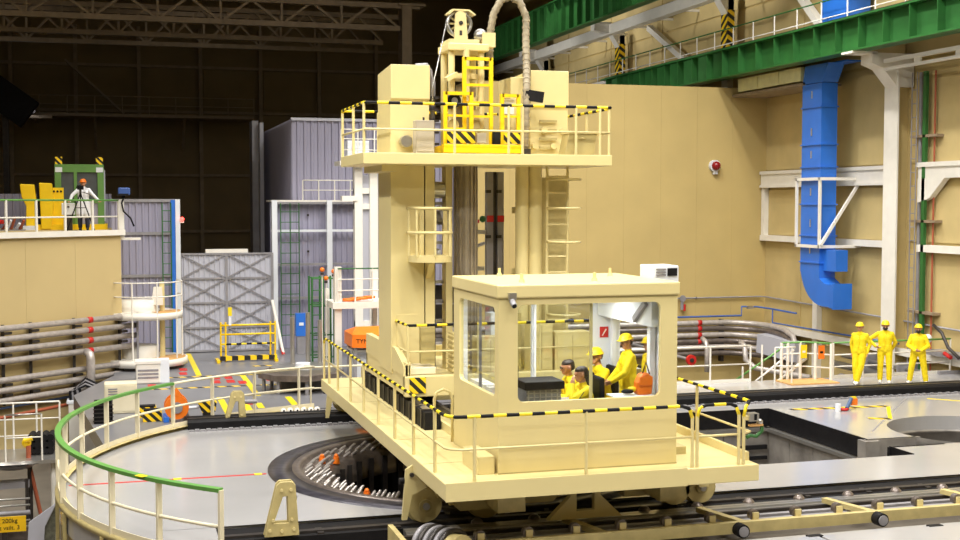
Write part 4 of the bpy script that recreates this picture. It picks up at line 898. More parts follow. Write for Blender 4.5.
# green scaffold tower
t = thing('green_ladder_tower', 'slim green ladder tower behind the bridge end rail', 'scaffold', (5.8, 36.4, 0))
for x in (5.48, 5.8, 6.12):
    for y in (36.2, 36.8): part('upright', GREEN, t, (x, y, 0), (x, y, 2.85), .03, kind='cyl', n=8)
for z in (.5, 1.15, 2.0, 2.8):
    for y in (36.2, 36.8): part('ledger', GREEN, t, (5.45, y, z), (6.15, y, z), .022, kind='cyl', n=6)
part('white_post', WHITE, t, 5.9, 6.02, 36.4, 36.5, 0, 2.5)
for i in range(7): part('rung', GREEN, t, (5.48, 36.2, .3 + i * .36), (5.8, 36.2, .3 + i * .36), .016, kind='cyl', n=6)
t = thing('white_mezzanine', 'white column and small railed mezzanine behind the bridge', 'platform', (6.4, 35.3, 0))
part('column', WHITE, t, 5.93, 6.12, 34.9, 35.1, 0, 3.2); part('deck', WHITE, t, 5.85, 7.6, 34.8, 36.2, 2.02, 2.2); part('column', WHITE, t, 7.2, 7.35, 35.9, 36.05, 0, 3.0)
guard(t, [(6.0, 34.85), (7.5, 34.85)], 2.2, .95, GREEN, WHITE, step=.5, r=.02, mids=(.35, .68))
for k, (x, z) in enumerate(((5.65, 3.1), (5.98, 3.05), (5.76, 2.86), (6.12, 2.78))):
    tt = thing('orange_lamp', ['orange ball lamp, uppermost above the green ladder tower', 'orange ball lamp above the white column top', 'orange ball lamp lowest on the green ladder tower', 'orange ball lamp at the mezzanine rail'][k], 'lamp', (x, 35.4, z), 'orange ball lamps')
    part('globe', ORANGE, tt, (x, 35.4, z), .07, kind='ball', n=12); part('socket', DARK, tt, (x, 35.4, z - .14), (x, 35.4, z - .08), .05, kind='cyl'); part('stem', WHITE, tt, (x, 35.4, 2.2 if k in (1, 3) else 0), (x, 35.4, z - .1), .015, kind='cyl', n=6)
t = thing('orange_hose', 'heap of orange hose lying on the white mezzanine', 'hose', (6.6, 35, 2.2))
for k in range(4): part('coil', ORANGE, t, [(6.35 + .2 * k + .14 * math.cos(a), 35.1 + .12 * math.sin(a), 2.25 + .02 * k) for a in [2 * PI * i / 12 for i in range(13)]], .045, kind='tube', n=6)
t = thing('orange_hood', 'orange sheet metal hood lettered TYNE on a grey frame', 'machine', (6.8, 34, 0))
mb = MB(); mb.prism([(6.1, 1.1), (7.6, 1.02), (7.6, 1.4), (6.1, 1.45)], 33.2, 34.4, 'y'); mb.add([(6.1, 33.2, 1.45), (7.6, 33.2, 1.4), (7.3, 33.7, 1.62), (6.3, 33.7, 1.62), (6.1, 34.4, 1.45), (7.6, 34.4, 1.4)], [(0, 1, 2, 3), (4, 3, 2, 5), (0, 3, 4), (1, 5, 2)]); o = mb.build('hood', ORANGE, t)
for x in (6.2, 6.7, 7.4):
    for y in (33.3, 34.3): part('leg', STEELGR, t, x - .04, x + .04, y - .04, y + .04, 0, 1.08)
part('cabinet', WHITE2, t, 6.25, 7.4, 33.5, 34.2, .1, .95); part('shelf', METAL, t, 6.15, 7.5, 33.25, 34.35, .95, 1.02)
def text(body, size, loc, m, parent, name='lettering', rot=(PI / 2, 0, 0)):
    cu = bpy.data.curves.new(name, 'FONT'); cu.body = body; cu.size = size; cu.extrude = .002; cu.align_x = 'CENTER'; cu.align_y = 'CENTER'
    o = bpy.data.objects.new(name, cu); COL.objects.link(o); dg = bpy.context.evaluated_depsgraph_get()
    me = bpy.data.meshes.new_from_object(o.evaluated_get(dg)); bpy.data.objects.remove(o)
    me.materials.clear(); me.materials.append(m); o = bpy.data.objects.new(name, me); COL.objects.link(o)
    o.parent = parent; o.location = Vector(loc) - wbase(parent); o.rotation_euler = rot; return o
text('TYNE', .17, (6.42, 33.195, 1.26), BLACK, t)
t = thing('lift_frame', 'tall white twin column lifting frame behind the tower', 'frame', (7.75, 40, 0))
for x in (7.42, 7.92): part('column', WHITE, t, x, x + .26, 39.8, 40.1, 0, 6.2, bevel=.01)
for z in (1.0, 4.8, 5.3): part('tie', WHITE, t, 7.42, 8.18, 39.85, 40.05, z, z + .18)
part('ladder_panel', CLAD2, t, 7.68, 7.92, 39.95, 40.0, .5, 5.9); part('platform', WHITE, t, 6.9, 9.2, 39.5, 40.6, 6.2, 6.34); part('platform_bracket', WHITE, t, (7.0, 39.9, 5.15), (7.5, 39.9, 5.15), .3, .16, kind='bar')
guard(t, [(6.95, 39.55), (9.1, 39.55)], 6.34, 1.0, WHITE, WHITE, step=.5, r=.022, mids=(.35, .7))
part('winch', WHITE2, t, 7.2, 7.9, 39.8, 40.3, 6.34, 7.0)
t = thing('orange_reel', 'orange cable reel with grey hub behind the curved rail', 'reel', (1.3, 29.4, 0))
part('flange', ORANGE, t, (1.3, 29.2, .32), (1.3, 29.28, .32), .27, kind='cyl', n=28); part('flange', ORANGE, t, (1.3, 29.6, .32), (1.3, 29.68, .32), .27, kind='cyl', n=28); part('hub', STEELGR, t, (1.3, 29.17, .32), (1.3, 29.7, .32), .13, kind='cyl', n=20)
mb = MB(); mb.prism([(1.16, .58), (1.44, .58), (1.3, .78)], 29.2, 29.28, 'y'); mb.build('lug', ORANGE, t); part('cradle', BLUE, t, 1.0, 1.12, 29.15, 29.75, 0, .12); part('cradle', DARK, t, 1.46, 1.58, 29.15, 29.75, 0, .12)
t = thing('hook_block', 'yellow and black striped hook block lying beside the orange reel', 'hook', (1.95, 29.6, 0))
mb = MB(); mb.prism([(1.78, .38), (2.22, .38), (2.18, .14), (1.88, .14)], 29.45, 29.75, 'y'); mb.build('body', HAZ_XZ, t); part('shank', WHITE2, t, (1.55, 29.6, .24), (1.85, 29.6, .26), .035, kind='cyl'); part('support', DARK, t, 1.9, 2.15, 29.5, 29.7, 0, .14)
t = thing('pale_cabinet', 'pale steel cabinet with louvres just outside the curved green handrail', 'cabinet', (.1, 30.9, 0))
part('body', RAILC, t, -.3, .45, 30.7, 31.2, 0, .72, bevel=.02); part('door', RAILC, t, -.26, .05, 30.685, 30.7, .06, .66); part('door', RAILC, t, .1, .41, 30.685, 30.7, .06, .66)
for k in range(4): part('louvre', STEELGR, t, -.21, .0, 30.675, 30.687, .4 + k * .06, .43 + k * .06)
t = thing('mesh_crate', 'black mesh crate in front of the pale cabinet outside the handrail', 'crate', (-.3, 29.7, 0))
for x in (-.52, -.14): part('side', BLACK, t, x, x + .03, 29.4, 30.1, 0, .45)
for y in (29.4, 30.07): part('side', BLACK, t, -.52, -.11, y, y + .03, 0, .45)
for k in range(5): part('wire', DARK, t, -.54, -.09, 29.38, 29.4, .05 + k * .09, .07 + k * .09)
part('contents', mat('dull_blue', (70, 92, 128), .5), t, -.47, -.17, 29.5, 30.0, .02, .36)
for k, (x, y) in enumerate(((.45, 29.95), (.55, 29.35))):
    tt = thing('buffer_block', ['striped yellow and black buffer block, farther of the two by the reel', 'striped yellow and black buffer block, nearer of the two by the reel'][k], 'block', (x, y, 0), 'striped buffer blocks'); part('body', HAZ_XZ, tt, x, x + .42, y, y + .3, .0, .24); part('cap', BLACK, tt, x + .02, x + .4, y + .02, y + .28, .24, .27)
t = thing('sampling_row', 'row of small white sample vessels behind the far track', 'vessels', (4.2, 29.4, 0))
for i in range(6): o = part('vessel', WHITE, t, (3.75 + i * .16, 29.35 + .05 * (i % 2), .1), .075, kind='ball', n=10); part('cap', BLACK, o, (3.75 + i * .16, 29.28, .12), .025, kind='ball', n=6)
part('tray', WHITE2, t, 3.6, 4.75, 29.2, 29.6, 0, .03)

# ================================================================== on the raised block
t = thing('block_guardrail', 'green and white guardrail on top of the oblique beige block', 'railing', blk(4, -.12, 4.12))
pts = [blk(-.05 + k, -.1, 0)[:2] for k in (0, 3, 6, 9)]
guard(t, pts, 4.2, .88, GREEN2, WHITE, step=1.02, r=.028, post_r=.04, mids=(.45,))
part('end_post', WHITE, t, blk(-.12, -.05, 3.9), blk(-.12, -.05, 5.12), .14, kind='bar'); part('end_bracket', WHITE, t, .15, .75, 39.3, 39.5, 3.88, 3.95)
t = thing('green_booth', 'green framed glazed booth with yellow hazard lugs on the raised block', 'booth', (-1.1, 44, 4.12))
gx0, gx1, gy0, gy1, gz1 = -1.88, -.33, 43.6, 45.0, 6.22
for x in (gx0, gx1 - .2):
    for y in (gy0, gy1 - .16): part('corner_post', GREEN3, t, x, x + .2, y, y + .16, 4.14, gz1)
for y in (gy0, gy1 - .1):
    for z0, z1 in ((4.14, 4.3), (5.0, 5.12), (6.02, gz1)): part('frame_rail', GREEN3, t, gx0 + .2, gx1 - .2, y, y + .1, z0, z1)
    part('mullion', GREEN3, t, -1.28, -1.18, y, y + .1, 4.3, 6.02)
GD = mat('dark_glass', (86, 90, 92), .15, var=.1)
for x0, x1 in ((gx0 + .2, -1.28), (-1.18, gx1 - .2)): part('pane', GD, t, x0, x1, gy0 + .05, gy0 + .06, 5.12, 6.02); part('lower_panel', GREEN3 if x0 < -1.5 else CLAD, t, x0, x1, gy0 + .05, gy0 + .07, 4.3, 5.0)
part('roof_plate', GREEN3, t, gx0, gx1, gy0, gy1, gz1, gz1 + .06); part('side_pane', CLAD2, t, gx1 - .02, gx1 + .04, gy0 + .1, gy1 - .1, 4.4, 6.1)
for x in (gx0 + .02, gx1 - .24): part('lug_plate', WHITE2, t, x, x + .22, gy0 - .01, gy0, 6.02, 6.18); part('lifting_lug', HAZ_XZ, t, x, x + .22, gy0 + .02, gy0 + .12, gz1 + .06, gz1 + .3)
part('skid', YEL, t, gx0 - .6, gx1 + .1, gy0 - .4, gy1, 4.12, 4.3)
t = thing('yellow_manipulator', 'yellow curved manipulator castings beside the green booth', 'machine', (-2.6, 43.6, 4.12))
mb = MB(); mb.prism([(-2.78, 4.2), (-2.76, 4.9), (-2.9, 5.2), (-2.95, 5.62), (-2.5, 5.6), (-2.45, 5.2), (-2.42, 4.6), (-2.45, 4.2)], 43.2, 43.6, 'y'); mb.build('casting', YEL, t, bevel=.03)
mb = MB(); mb.prism([(-2.3, 4.14), (-2.35, 5.66), (-1.95, 5.64), (-1.9, 5.0), (-2.0, 4.14)], 43.1, 43.5, 'y'); mb.build('casting', YEL, t, bevel=.03)
part('back_casting', YEL, t, -1.98, -1.6, 43.35, 43.5, 4.2, 5.5); 
for i in range(3): part('bolt_hole', BLACK, t, (-1.9 + i * .11, 43.33, 5.38), (-1.9 + i * .11, 43.36, 5.38), .035, kind='cyl')
part('black_seal', BLACK, t, (-2.38, 43.4, 4.2), (-2.38, 43.4, 5.6), .1, .3, kind='bar'); part('socket', WHITE2, t, -2.85, -2.4, 43.0, 43.6, 4.12, 4.26)
t = thing('red_pillar', 'short red valve pillar at the edge behind the green handrail', 'pillar', (-3.75, 42.6, 4.12))
part('stem', REDM, t, (-3.75, 42.6, 4.12), (-3.75, 42.6, 4.75), .12, kind='cyl', n=14); part('flange', REDM, t, (-3.75, 42.6, 4.75), (-3.75, 42.6, 4.82), .2, kind='cyl', n=16); part('side_port', REDM, t, (-3.75, 42.5, 4.4), (-3.4, 42.4, 4.4), .07, kind='cyl'); part('cap', RUST, t, -3.9, -3.6, 42.5, 42.7, 5.4, 5.62); part('yoke', DARK, t, (-3.75, 42.6, 4.8), (-3.75, 42.6, 5.4), .06, kind='cyl')
t = thing('pipe_fittings', 'tangle of pale pipe fittings between the red pillar and yellow castings', 'fittings', (-3.2, 42.6, 4.12))
for i in range(5): part('fitting', WHITE2 if i % 2 else RUST, t, (-3.45 + i * .13, 42.6, 4.14), (-3.3 + i * .13, 42.4, 4.35 + .1 * (i % 3)), .045, kind='cyl')
part('bed_plate', STEELGR, t, -3.55, -2.75, 42.2, 42.8, 4.12, 4.15)
t = thing('white_case', 'white equipment case beside the man in the white coat', 'case', (-1.5, 42.1, 4.12))
part('body', WHITE2, t, -1.62, -1.22, 42.0, 42.4, 4.62, 5.0, bevel=.02); part('stand', DARK, t, -1.5, -1.3, 42.1, 42.3, 4.12, 4.62); part('latch', DARK, t, -1.45, -1.38, 41.99, 42.0, 4.85, 4.9)
t = thing('camera_tripod', 'black camera on a spread tripod before the white coat man', 'tripod', (-1.0, 41.6, 4.12))
part('body', BLACK, t, -1.13, -.93, 41.5, 41.62, 5.42, 5.56, bevel=.015); part('lens', BLACK, t, (-1.06, 41.5, 5.49), (-1.1, 41.34, 5.49), .05, kind='cyl'); part('head', DARK, t, (-1.03, 41.56, 5.3), (-1.03, 41.56, 5.42), .035, kind='cyl')
for dx, dy in ((-.42, -.1), (.42, -.15), (0, .4)): part('leg', BLACK, t, (-1.03, 41.56, 5.32), (-1.03 + dx, 41.56 + dy, 4.12), .02, kind='cyl', n=6)
part('spreader', DARK, t, (-1.2, 41.52, 4.85), (-.86, 41.5, 4.85), .012, kind='cyl', n=6); part('pan_handle', DARK, t, (-1.03, 41.56, 5.36), (-.75, 41.9, 5.28), .012, kind='cyl', n=6)
t = thing('post_camera', 'blue cased camera with a dark cable on the white end post', 'camera', blk(-.1, -.05, 5.12))
q = blk(-.12, -.05, 0); part('mount', DARK, t, (q[0], q[1], 5.1), (q[0] + .08, q[1], 5.24), .04, kind='cyl'); part('casing', mat('camera_blue', (58, 88, 150), .4), t, q[0] - .1, q[0] + .25, q[1] - .2, q[1] + .1, 5.24, 5.46, bevel=.03); part('hood', BLACK, t, q[0] - .12, q[0] + .2, q[1] - .22, q[1] - .1, 5.22, 5.28)
part('cable', BLACK, t, [(q[0] + .1, q[1] - .1, 5.25), (q[0] + .0, q[1] - .15, 5.0), (q[0] + .05, q[1] - .15, 4.75), (q[0] + .25, q[1] - .12, 4.55), (q[0] + .35, q[1] - .1, 4.3)], .025, kind='tube')

# ================================================================== sunken pocket beside the round deck
t = thing('service_landing', 'small railed steel landing in the pocket below the pipes', 'landing', (-1.9, 27.4, -2.2))
part('deck', METAL, t, -2.6, -1.15, 26.8, 28.2, -.32, -.25)
guard(t, [(-2.6, 28.1), (-1.2, 28.1)], -.25, 1.0, WHITE, WHITE, step=.45, r=.02, mids=(.3, .65)); guard(t, [(-2.2, 26.85), (-1.5, 26.85)], -.25, .95, METAL, WHITE, step=.6, r=.018)
for x in (-2.5, -1.75, -1.3): part('leg', WHITE if x > -1.5 else DARK, t, (x, 27.0, -2.2), (x, 27.0, -.3), .05, kind='cyl', n=10)
part('brace', RUST, t, (-1.75, 27.0, -.4), (-1.5, 27.0, -1.7), .04, kind='cyl', n=8); part('dish', METAL, t, [(0, -.12), (.35, -.06), (.5, .04)], (-2.05, 26.9, -.32), 24, kind='lathe')
t = thing('black_mesh_bag', 'black quilted bundle with yellow valve on the service landing', 'bundle', (-1.5, 27.6, -.25))
mb = MB()
for i in range(4):
    for k in range(3): part('bundle_roll', BLACK, t, (-1.75 + i * .13, 27.35, -.17 + k * .14), (-1.72 + i * .13, 27.8, -.16 + k * .14), .075, kind='cyl', n=10)
part('valve', YEL, t, (-1.82, 27.2, .05), .1, kind='ball'); part('valve_wheel', YEL, t, (-1.86, 27.1, .12), (-1.7, 27.1, .16), .05, kind='cyl'); part('valve_body', RUST, t, (-1.78, 27.15, -.25), (-1.78, 27.15, .0), .05, kind='cyl')
t = thing('sloping_cover', 'pale blue grey sloping cover panel rising beside the round skirt', 'panel', (-1.5, 26.8, -2.2))
mb = MB(); mb.prism([(-1.78, -2.2), (-1.48, -2.2), (-1.42, -1.4), (-1.2, -.95), (-1.42, -1.1), (-1.72, -1.3)], 25.9, 25.95, 'y'); mb.build('panel', CLAD2, t); mb = MB(); mb.prism([(-1.48, -2.2), (-1.25, -2.2), (-1.2, -.98), (-1.42, -1.4)], 25.96, 26.0, 'y'); mb.build('back_panel', mat('moss_concrete', (112, 112, 96), .8, var=.25, scale=12), t)
part('edge_trim', METAL, t, (-1.42, 25.94, -1.38), (-1.2, 25.94, -.95), .03, kind='bar')
t = thing('tray_rack', 'stack of grey cable trays and pipes with steel rods in the lower pocket', 'rack', (-2.6, 26, -2.2))
for k, (z, m) in enumerate(((-.92, METAL), (-1.05, METAL), (-1.2, STEELGR), (-1.36, METAL), (-1.48, METAL), (-1.94, METAL), (-2.05, STEELGR))): part('rod', m, t, [(-4.5, 26.6, z - .06), (-1.72, 26.35, z)], .022 if m is METAL else .05, kind='tube')
part('tray', STEELGR, t, (-4.5, 26.9, -.78), (-1.75, 26.9, -.72), .35, .12, kind='bar'); part('tray', RING2, t, (-4.5, 26.8, -1.7), (-1.75, 26.6, -1.65), .1, .36, kind='bar'); part('tray', STEELGR, t, (-4.5, 26.7, -2.12), (-1.75, 26.5, -2.1), .2, .1, kind='bar')
for x in (-3.2, -1.8): part('upright', DARK, t, (x, 26.75, -2.2), (x, 26.75, -.6), .06, kind='bar')
t = thing('load_sign', 'yellow sign with black load lettering in the lower pocket', 'sign', (-2.15, 26.2, -2.2))
part('plate', mat('sign_yellow', (238, 190, 16), .5), t, -2.6, -1.79, 26.2, 26.215, -1.54, -1.23); part('stake', DARK, t, -2.25, -2.15, 26.22, 26.26, -2.2, -1.4)
text('nost. 200kg', .12, (-2.23, 26.196, -1.315), BLACK, t); text('polat vsilt. 3', .12, (-2.2, 26.196, -1.455), BLACK, t)
# things the red deck line ends at, pool camera
t = thing('pool_camera', 'small camera head with green cable clipped to the bridge rail end', 'camera', (9.35, 17.0, 1.5))
part('body', METAL, t, 9.22, 9.38, 16.95, 17.1, 1.68, 1.8); part('lens', BLACK, t, 9.3, 9.34, 16.94, 16.95, 1.7, 1.79); part('lens_ring', METAL, t, (9.42, 17.0, 1.66), .05, kind='ball'); part('clamp', CREAM, t, 9.15, 9.24, 16.98, 17.06, 1.7, 1.76); part('base', TAN, t, 9.24, 9.46, 16.96, 17.04, 1.6, 1.63)
part('cable', GREEN, t, [(9.45, 17.0, 1.62), (9.46, 17.0, 1.52), (9.36, 17.0, 1.44), (9.26, 17.0, 1.46), (9.2, 17.02, 1.42)], .03, kind='tube')

# ================================================================== right of the pool
t = thing('hazard_frame_tape', 'black and yellow tape outlining a bay on the white deck', 'marking', (17, 26, 0))
for a, b in (((15.65, 26.75), (18.2, 26.55)), ((18.2, 26.5), (17.2, 24.95))): part('tape', HAZ_X if a[0] < 17 else YELS, t, (a[0], a[1], .003), (b[0], b[1], .003), .2 if a[0] < 17 else .09, .004, kind='bar')
part('tape', HAZ_X, t, (17.2, 24.95, .004), (16.75, 25.15, .004), .2, .004, kind='bar')
part('deck_seam', STEELGR, t, (19.5, 27.6, .002), (15.9, 23.7, .002), .04, .004, kind='bar'); part('deck_seam', YELS, t, (19.9, 27.3, .002), (21.6, 25.6, .002), .1, .004, kind='bar')
t = thing('inspection_lamp', 'small red and blue inspection lamp lying on the white deck', 'lamp', (16.9, 26.3, 0))
part('handle', mat('dull_blue', (70, 92, 128), .5), t, (16.85, 26.2, .06), (17.1, 26.4, .26), .045, kind='cyl', n=12); part('head', ORANGE, t, 17.1, 17.25, 26.36, 26.48, .1, .26); part('tip', YELS, t, 17.11, 17.23, 26.38, 26.46, .26, .3); part('cable', REDM, t, [(16.88, 26.2, .05), (16.8, 26.15, .04), (16.7, 26.22, .04), (16.8, 26.3, .04)], .035, kind='tube'); part('foot', WHITE2, t, (16.62, 26.22, 0), (16.62, 26.22, .18), .07, kind='cyl', n=12)
# deck edge guardrails
t = thing('deck_guardrail', 'white two rail guardrail along the deck edge before the wall pipes', 'railing', (15, 31.2, 0))
guard(t, [(9.6, 31.25), (17.0, 31.25)], 0, 1.02, WHITE, WHITE, step=1.3, r=.028, mids=(.5,), toe=.1)
t = thing('stair_guardrail', 'white guardrail with green handrail around the stairhead', 'railing', (18.3, 31, 0))
guard(t, [(18.0, 31.3), (18.75, 31.3), (19.25, 30.75)], 0, 1.06, GREEN2, WHITE, posts=[(18.0, 31.3), (18.2, 31.3), (18.6, 31.3), (18.95, 31.08), (19.25, 30.75)], r=.03, mids=(.35, .7), post_r=.045)
guard(t, [(17.4, 30.6), (18.0, 30.55)], 0, 1.02, WHITE, WHITE, posts=[(17.4, 30.6), (17.9, 30.56)], r=.025)
part('sloped_handrail', GREEN2, t, [(18.3, 31.35, 1.06), (16.7, 31.9, -.15)], .03, kind='tube'); part('sloped_rail', WHITE, t, [(18.4, 31.3, .85), (17.0, 31.6, -.3)], .03, kind='tube'); part('sloped_rail', WHITE, t, [(18.8, 31.3, .6), (17.5, 31.5, -.4)], .04, kind='tube')
for i in range(6): part('tread', STEELGR, t, 16.6 + i * .27, 16.85 + i * .27, 31.5, 32.3, -1.2 + i * .2, -1.16 + i * .2)
for x in (16.9, 17.5): part('stair_post', WHITE, t, (x, 31.5, -2.0), (x, 31.5, .4 + (x - 16.9)), .03, kind='cyl', n=8)
part('tan_landing', TAN, t, 17.75, 19.25, 30.3, 31.25, 0, .03)
t = thing('rear_guardrail', 'white guardrail behind the three men in yellow', 'railing', (21.5, 30.9, 0))
guard(t, [(19.6, 31.2), (23.5, 31.2)], 0, 1.02, GREEN2, WHITE, step=.95, r=.028, mids=(.33, .66), toe=.1)
for k, (x, m, lab) in enumerate(((18.62, YELS, 'pale yellow tag hanging on the stairhead rail'), (19.02, ORANGE, 'orange tag hanging on the stairhead rail'))):
    tt = thing('safety_tag', lab, 'tag', (x, 31.0, .7)); y = 31.2 if k == 0 else 30.94
    part('plate', m, tt, x - .1, x + .1, y - .06, y - .05, .62, 1.0); part('hook', METAL, tt, x - .02, x + .02, y - .06, y + .06, 1.0, 1.05); part('mark', BLACK if k else WHITE, tt, x - .05, x + .05, y - .065, y - .06, .78, .84)
t = thing('red_valve_wheel', 'red round hand wheel on a pipe behind the deck rail', 'valve', (18.2, 38, -.6))
part('wheel', REDM, t, (18.0, 37.0, -.12), (18.0, 37.1, -.12), .17, kind='cyl', n=20); part('stem', STEELGR, t, (18.0, 37.1, -.12), (18.0, 42.4, -.12), .05, kind='cyl'); part('hub', DARK, t, (18.0, 36.96, -.12), (18.0, 37.0, -.12), .07, kind='cyl')
# pipes at the back and side wall
t = thing('pipe_bundle', 'bundle of grey clad pipes bending round the corner of the beige walls', 'pipes', (20, 42.6, -2.2))
for k, z in enumerate((.5, .28, .04, -.2, -.42, -.66)):
    yy, xx = 42.72 - .0 * k, 23.66
    pth = [(8.8, yy - .1, z), (21.9, yy - .1, z)] + [(21.9 + (1.55) * math.sin(a), yy - .1 - 1.55 * (1 - math.cos(a)), z - .1 * i / 8) for i, a in enumerate([PI / 2 * j / 8 for j in range(1, 9)])] + [(23.45, 40.6, z - .12), (23.45, 40.0, z - .3), (23.45, 39.7, z - .7), (23.45, 39.6, -2.2)]
    part('pipe', ALU if k % 2 == 0 else RING2, t, pth, .1, kind='tube', n=10)
for x in (20.95, 15.0):
    for z in (.5, .28, .04, -.2): part('band', REDM, t, [(x, 42.62, z), (x + .16, 42.62, z)], .108, kind='tube', n=10)
for x in (10, 12, 14, 16, 18, 20, 22): part('bracket', DARK, t, x, x + .1, 42.7, 42.95, -1.0, .6)
part('corner_cover', CLAD2, t, (23.1, 41.6, -.2), (23.5, 39.6, -.35), .5, .7, kind='bar')
part('bent_branch', ALU, t, [(20.8, 41.9, .0), (20.8, 41.6, -.1), (20.8, 41.5, -.4), (20.8, 41.5, -1.2)], .09, kind='tube'); part('bent_branch', ALU, t, [(22.0, 41.2, -.1), (22.0, 40.9, -.2), (22.0, 40.8, -.7), (22.3, 40.6, -1.0), (23.3, 38.5, -1.1)], .1, kind='tube')
part('side_branch', METAL, t, [(23.2, 37, -.4), (23.2, 24, -.5)], .12, kind='tube'); part('side_branch', STEELGR, t, [(22.9, 36, -.75), (22.9, 24, -.8)], .15, kind='tube'); part('side_branch', METAL, t, [(23.3, 36.5, -.1), (23.3, 24, -.12)], .07, kind='tube')
for y in (27, 29, 31, 33, 35): part('side_bracket', STEELGR, t, 23.0, 23.9, y, y + .1, -1.1, .1)
t = thing('cable_ledge', 'cream sloping cable ledge along the side wall behind the men', 'ledge', (23.8, 33, .3))
part('ledge', CREAM, t, 23.6, 23.95, 24, 42.5, .26, .42); part('lip', WHITE, t, 23.58, 23.6, 24, 42.5, .22, .46)
for y in (26, 30, 34, 38, 42): part('bracket', CREAM, t, 23.65, 23.95, y, y + .1, .05, .26)
BLP = mat('pipe_blue', (58, 96, 172), .4)
t = thing('blue_pipe', 'thin blue pipe stepping up near the wall corner', 'pipe', (20, 42.6, .7))
part('run', BLP, t, [(9, 42.55, .74), (22.75, 42.55, .74), (22.75, 42.55, 1.08), (23.4, 42.55, 1.06), (23.7, 42.0, 1.02), (23.7, 40.2, 1.0)], .035, kind='tube'); part('branch', BLP, t, [(23.7, 41.9, 1.02), (23.7, 41.9, .5), (23.7, 34, .56)], .03, kind='tube'); part('valve', METAL, t, 22.95, 23.2, 42.45, 42.55, 1.0, 1.1)
for x in (12, 16, 20): part('clip', DARK, t, x, x + .06, 42.52, 43.0, .7, .78)
t = thing('grey_wall_conduit', 'thin grey conduit line across both beige walls', 'conduit', (20, 42.9, 1.4))
part('run', STEELGR, t, [(9, 42.9, 1.42), (23.7, 42.9, 1.42), (23.88, 42.7, 1.42), (23.88, 24, 1.12)], .03, kind='tube', n=6)
for x in (12, 15, 18, 21): part('clip', DARK, t, x, x + .06, 42.88, 43, 1.38, 1.46)
t = thing('hydrant_pipe', 'small red and grey wall fitting above the blue pipe', 'fitting', (20.35, 42.8, 1))
part('tap', STEELGR, t, (20.4, 42.8, 1.0), (20.4, 42.8, 1.5), .06, kind='cyl'); part('handwheel', STEELGR, t, (20.4, 42.72, 1.42), (20.4, 42.76, 1.42), .13, kind='cyl'); part('nozzle', REDM, t, (20.5, 42.8, .95), (20.5, 42.8, 1.2), .05, kind='cyl')
t = thing('alarm_beacon', 'dark red round alarm beacon on the big beige wall', 'beacon', (21.75, 42.9, 6.3))
part('base', WHITE2, t, (21.75, 42.84, 6.4), (21.75, 42.98, 6.4), .22, kind='cyl', n=24); part('dome', REDD, t, (21.75, 42.78, 6.4), .17, kind='ball', n=16); part('gland', WHITE2, t, 21.7, 21.85, 42.85, 42.98, 6.08, 6.2)

# wall beams
t = thing('steel_crossbeams', 'white horizontal steel beams crossing the side wall behind the blue duct', 'beam', (23.8, 36, 3.6))
part('upper_beam', WHITE, t, 23.72, 23.95, 34.5, 42.95, 5.68, 6.08); part('upper_flange', WHITE, t, 23.66, 23.95, 34.5, 42.95, 6.08, 6.2); part('lower_flange', WHITE, t, 23.66, 23.95, 34.5, 42.95, 5.58, 5.68)
part('upper_beam', WHITE, t, 23.72, 23.95, 18, 33.2, 5.75, 6.1); part('upper_flange', WHITE, t, 23.66, 23.95, 18, 33.2, 6.1, 6.24)
mb = MB(); mb.prism([(33.2, 5.75), (31.9, 5.75), (32.6, 5.15), (33.2, 5.0)], 23.7, 23.9, 'x'); mb.build('haunch', WHITE, t)
part('low_beam', WHITE, t, 23.7, 23.95, 34.5, 42.95, 3.57, 3.78); part('low_beam', WHITE, t, 23.7, 23.95, 18, 33.2, 3.5, 3.72)
for y in (42.75, 38.9): part('bay_post', WHITE, t, 23.75, 23.95, y, y + .2, 3.78, 5.6)
part('low_post', WHITE, t, 23.75, 23.95, 38.9, 39.2, -2, 3.57)
# columns with brackets
def column(y, label, zlo, stripes, lower=True):
    t = thing('bracket_column', label, 'column', (23.5, y, zlo), 'columns along the side wall')
    if lower:
        part('shaft', WHITE, t, 23.3, 23.36, y - .35, y + .35, zlo, 9.1); part('web', BEIGE2, t, 23.36, 23.95, y - .04, y + .04, zlo, 9.1); part('back_flange', BEIGE2, t, 23.9, 23.98, y - .1, y + .1, zlo, 9.1)
        mb = MB(); mb.prism([(23.3, 8.6), (23.9, 8.6), (23.9, 9.62), (22.4, 9.62), (22.4, 9.3), (22.8, 9.15)], y - .3, y + .3, 'y'); mb.build('bracket', WHITE, t)
        part('bracket_plate', WHITE, t, 21.7, 22.6, y - .3, y + .3, 9.58, 9.65)
    else:
        part('shaft', WHITE, t, 23.3, 23.55, y - .25, y + .25, zlo, 13.0)
    if stripes: part('striped_sleeve', HAZ_Z, t, 23.27, 23.57, y - .28, y + .28, 10.9, 12.6)
    mb = MB(); mb.prism([(23.3, 12.4), (23.55, 12.4), (23.55, 13.55), (22.0, 13.55), (22.0, 13.2), (22.9, 13.05)], y - .25, y + .25, 'y'); mb.build('top_bracket', WHITE, t)
    part('cap_plate', WHITE, t, 21.8, 22.8, y - .4, y + .4, 13.5, 13.58)
column(34.05, 'tall white wall column with flared bracket beside the green ladder', -2.2, False)
column(45.2, 'white column with striped sleeve above the green girder, nearest one', 9.35, True, False)
column(56.2, 'white column with striped sleeve, farther along the green girder', 9.35, True, False)
column(67.2, 'farthest white column bracket under the upper green girder', 9.35, False, False)
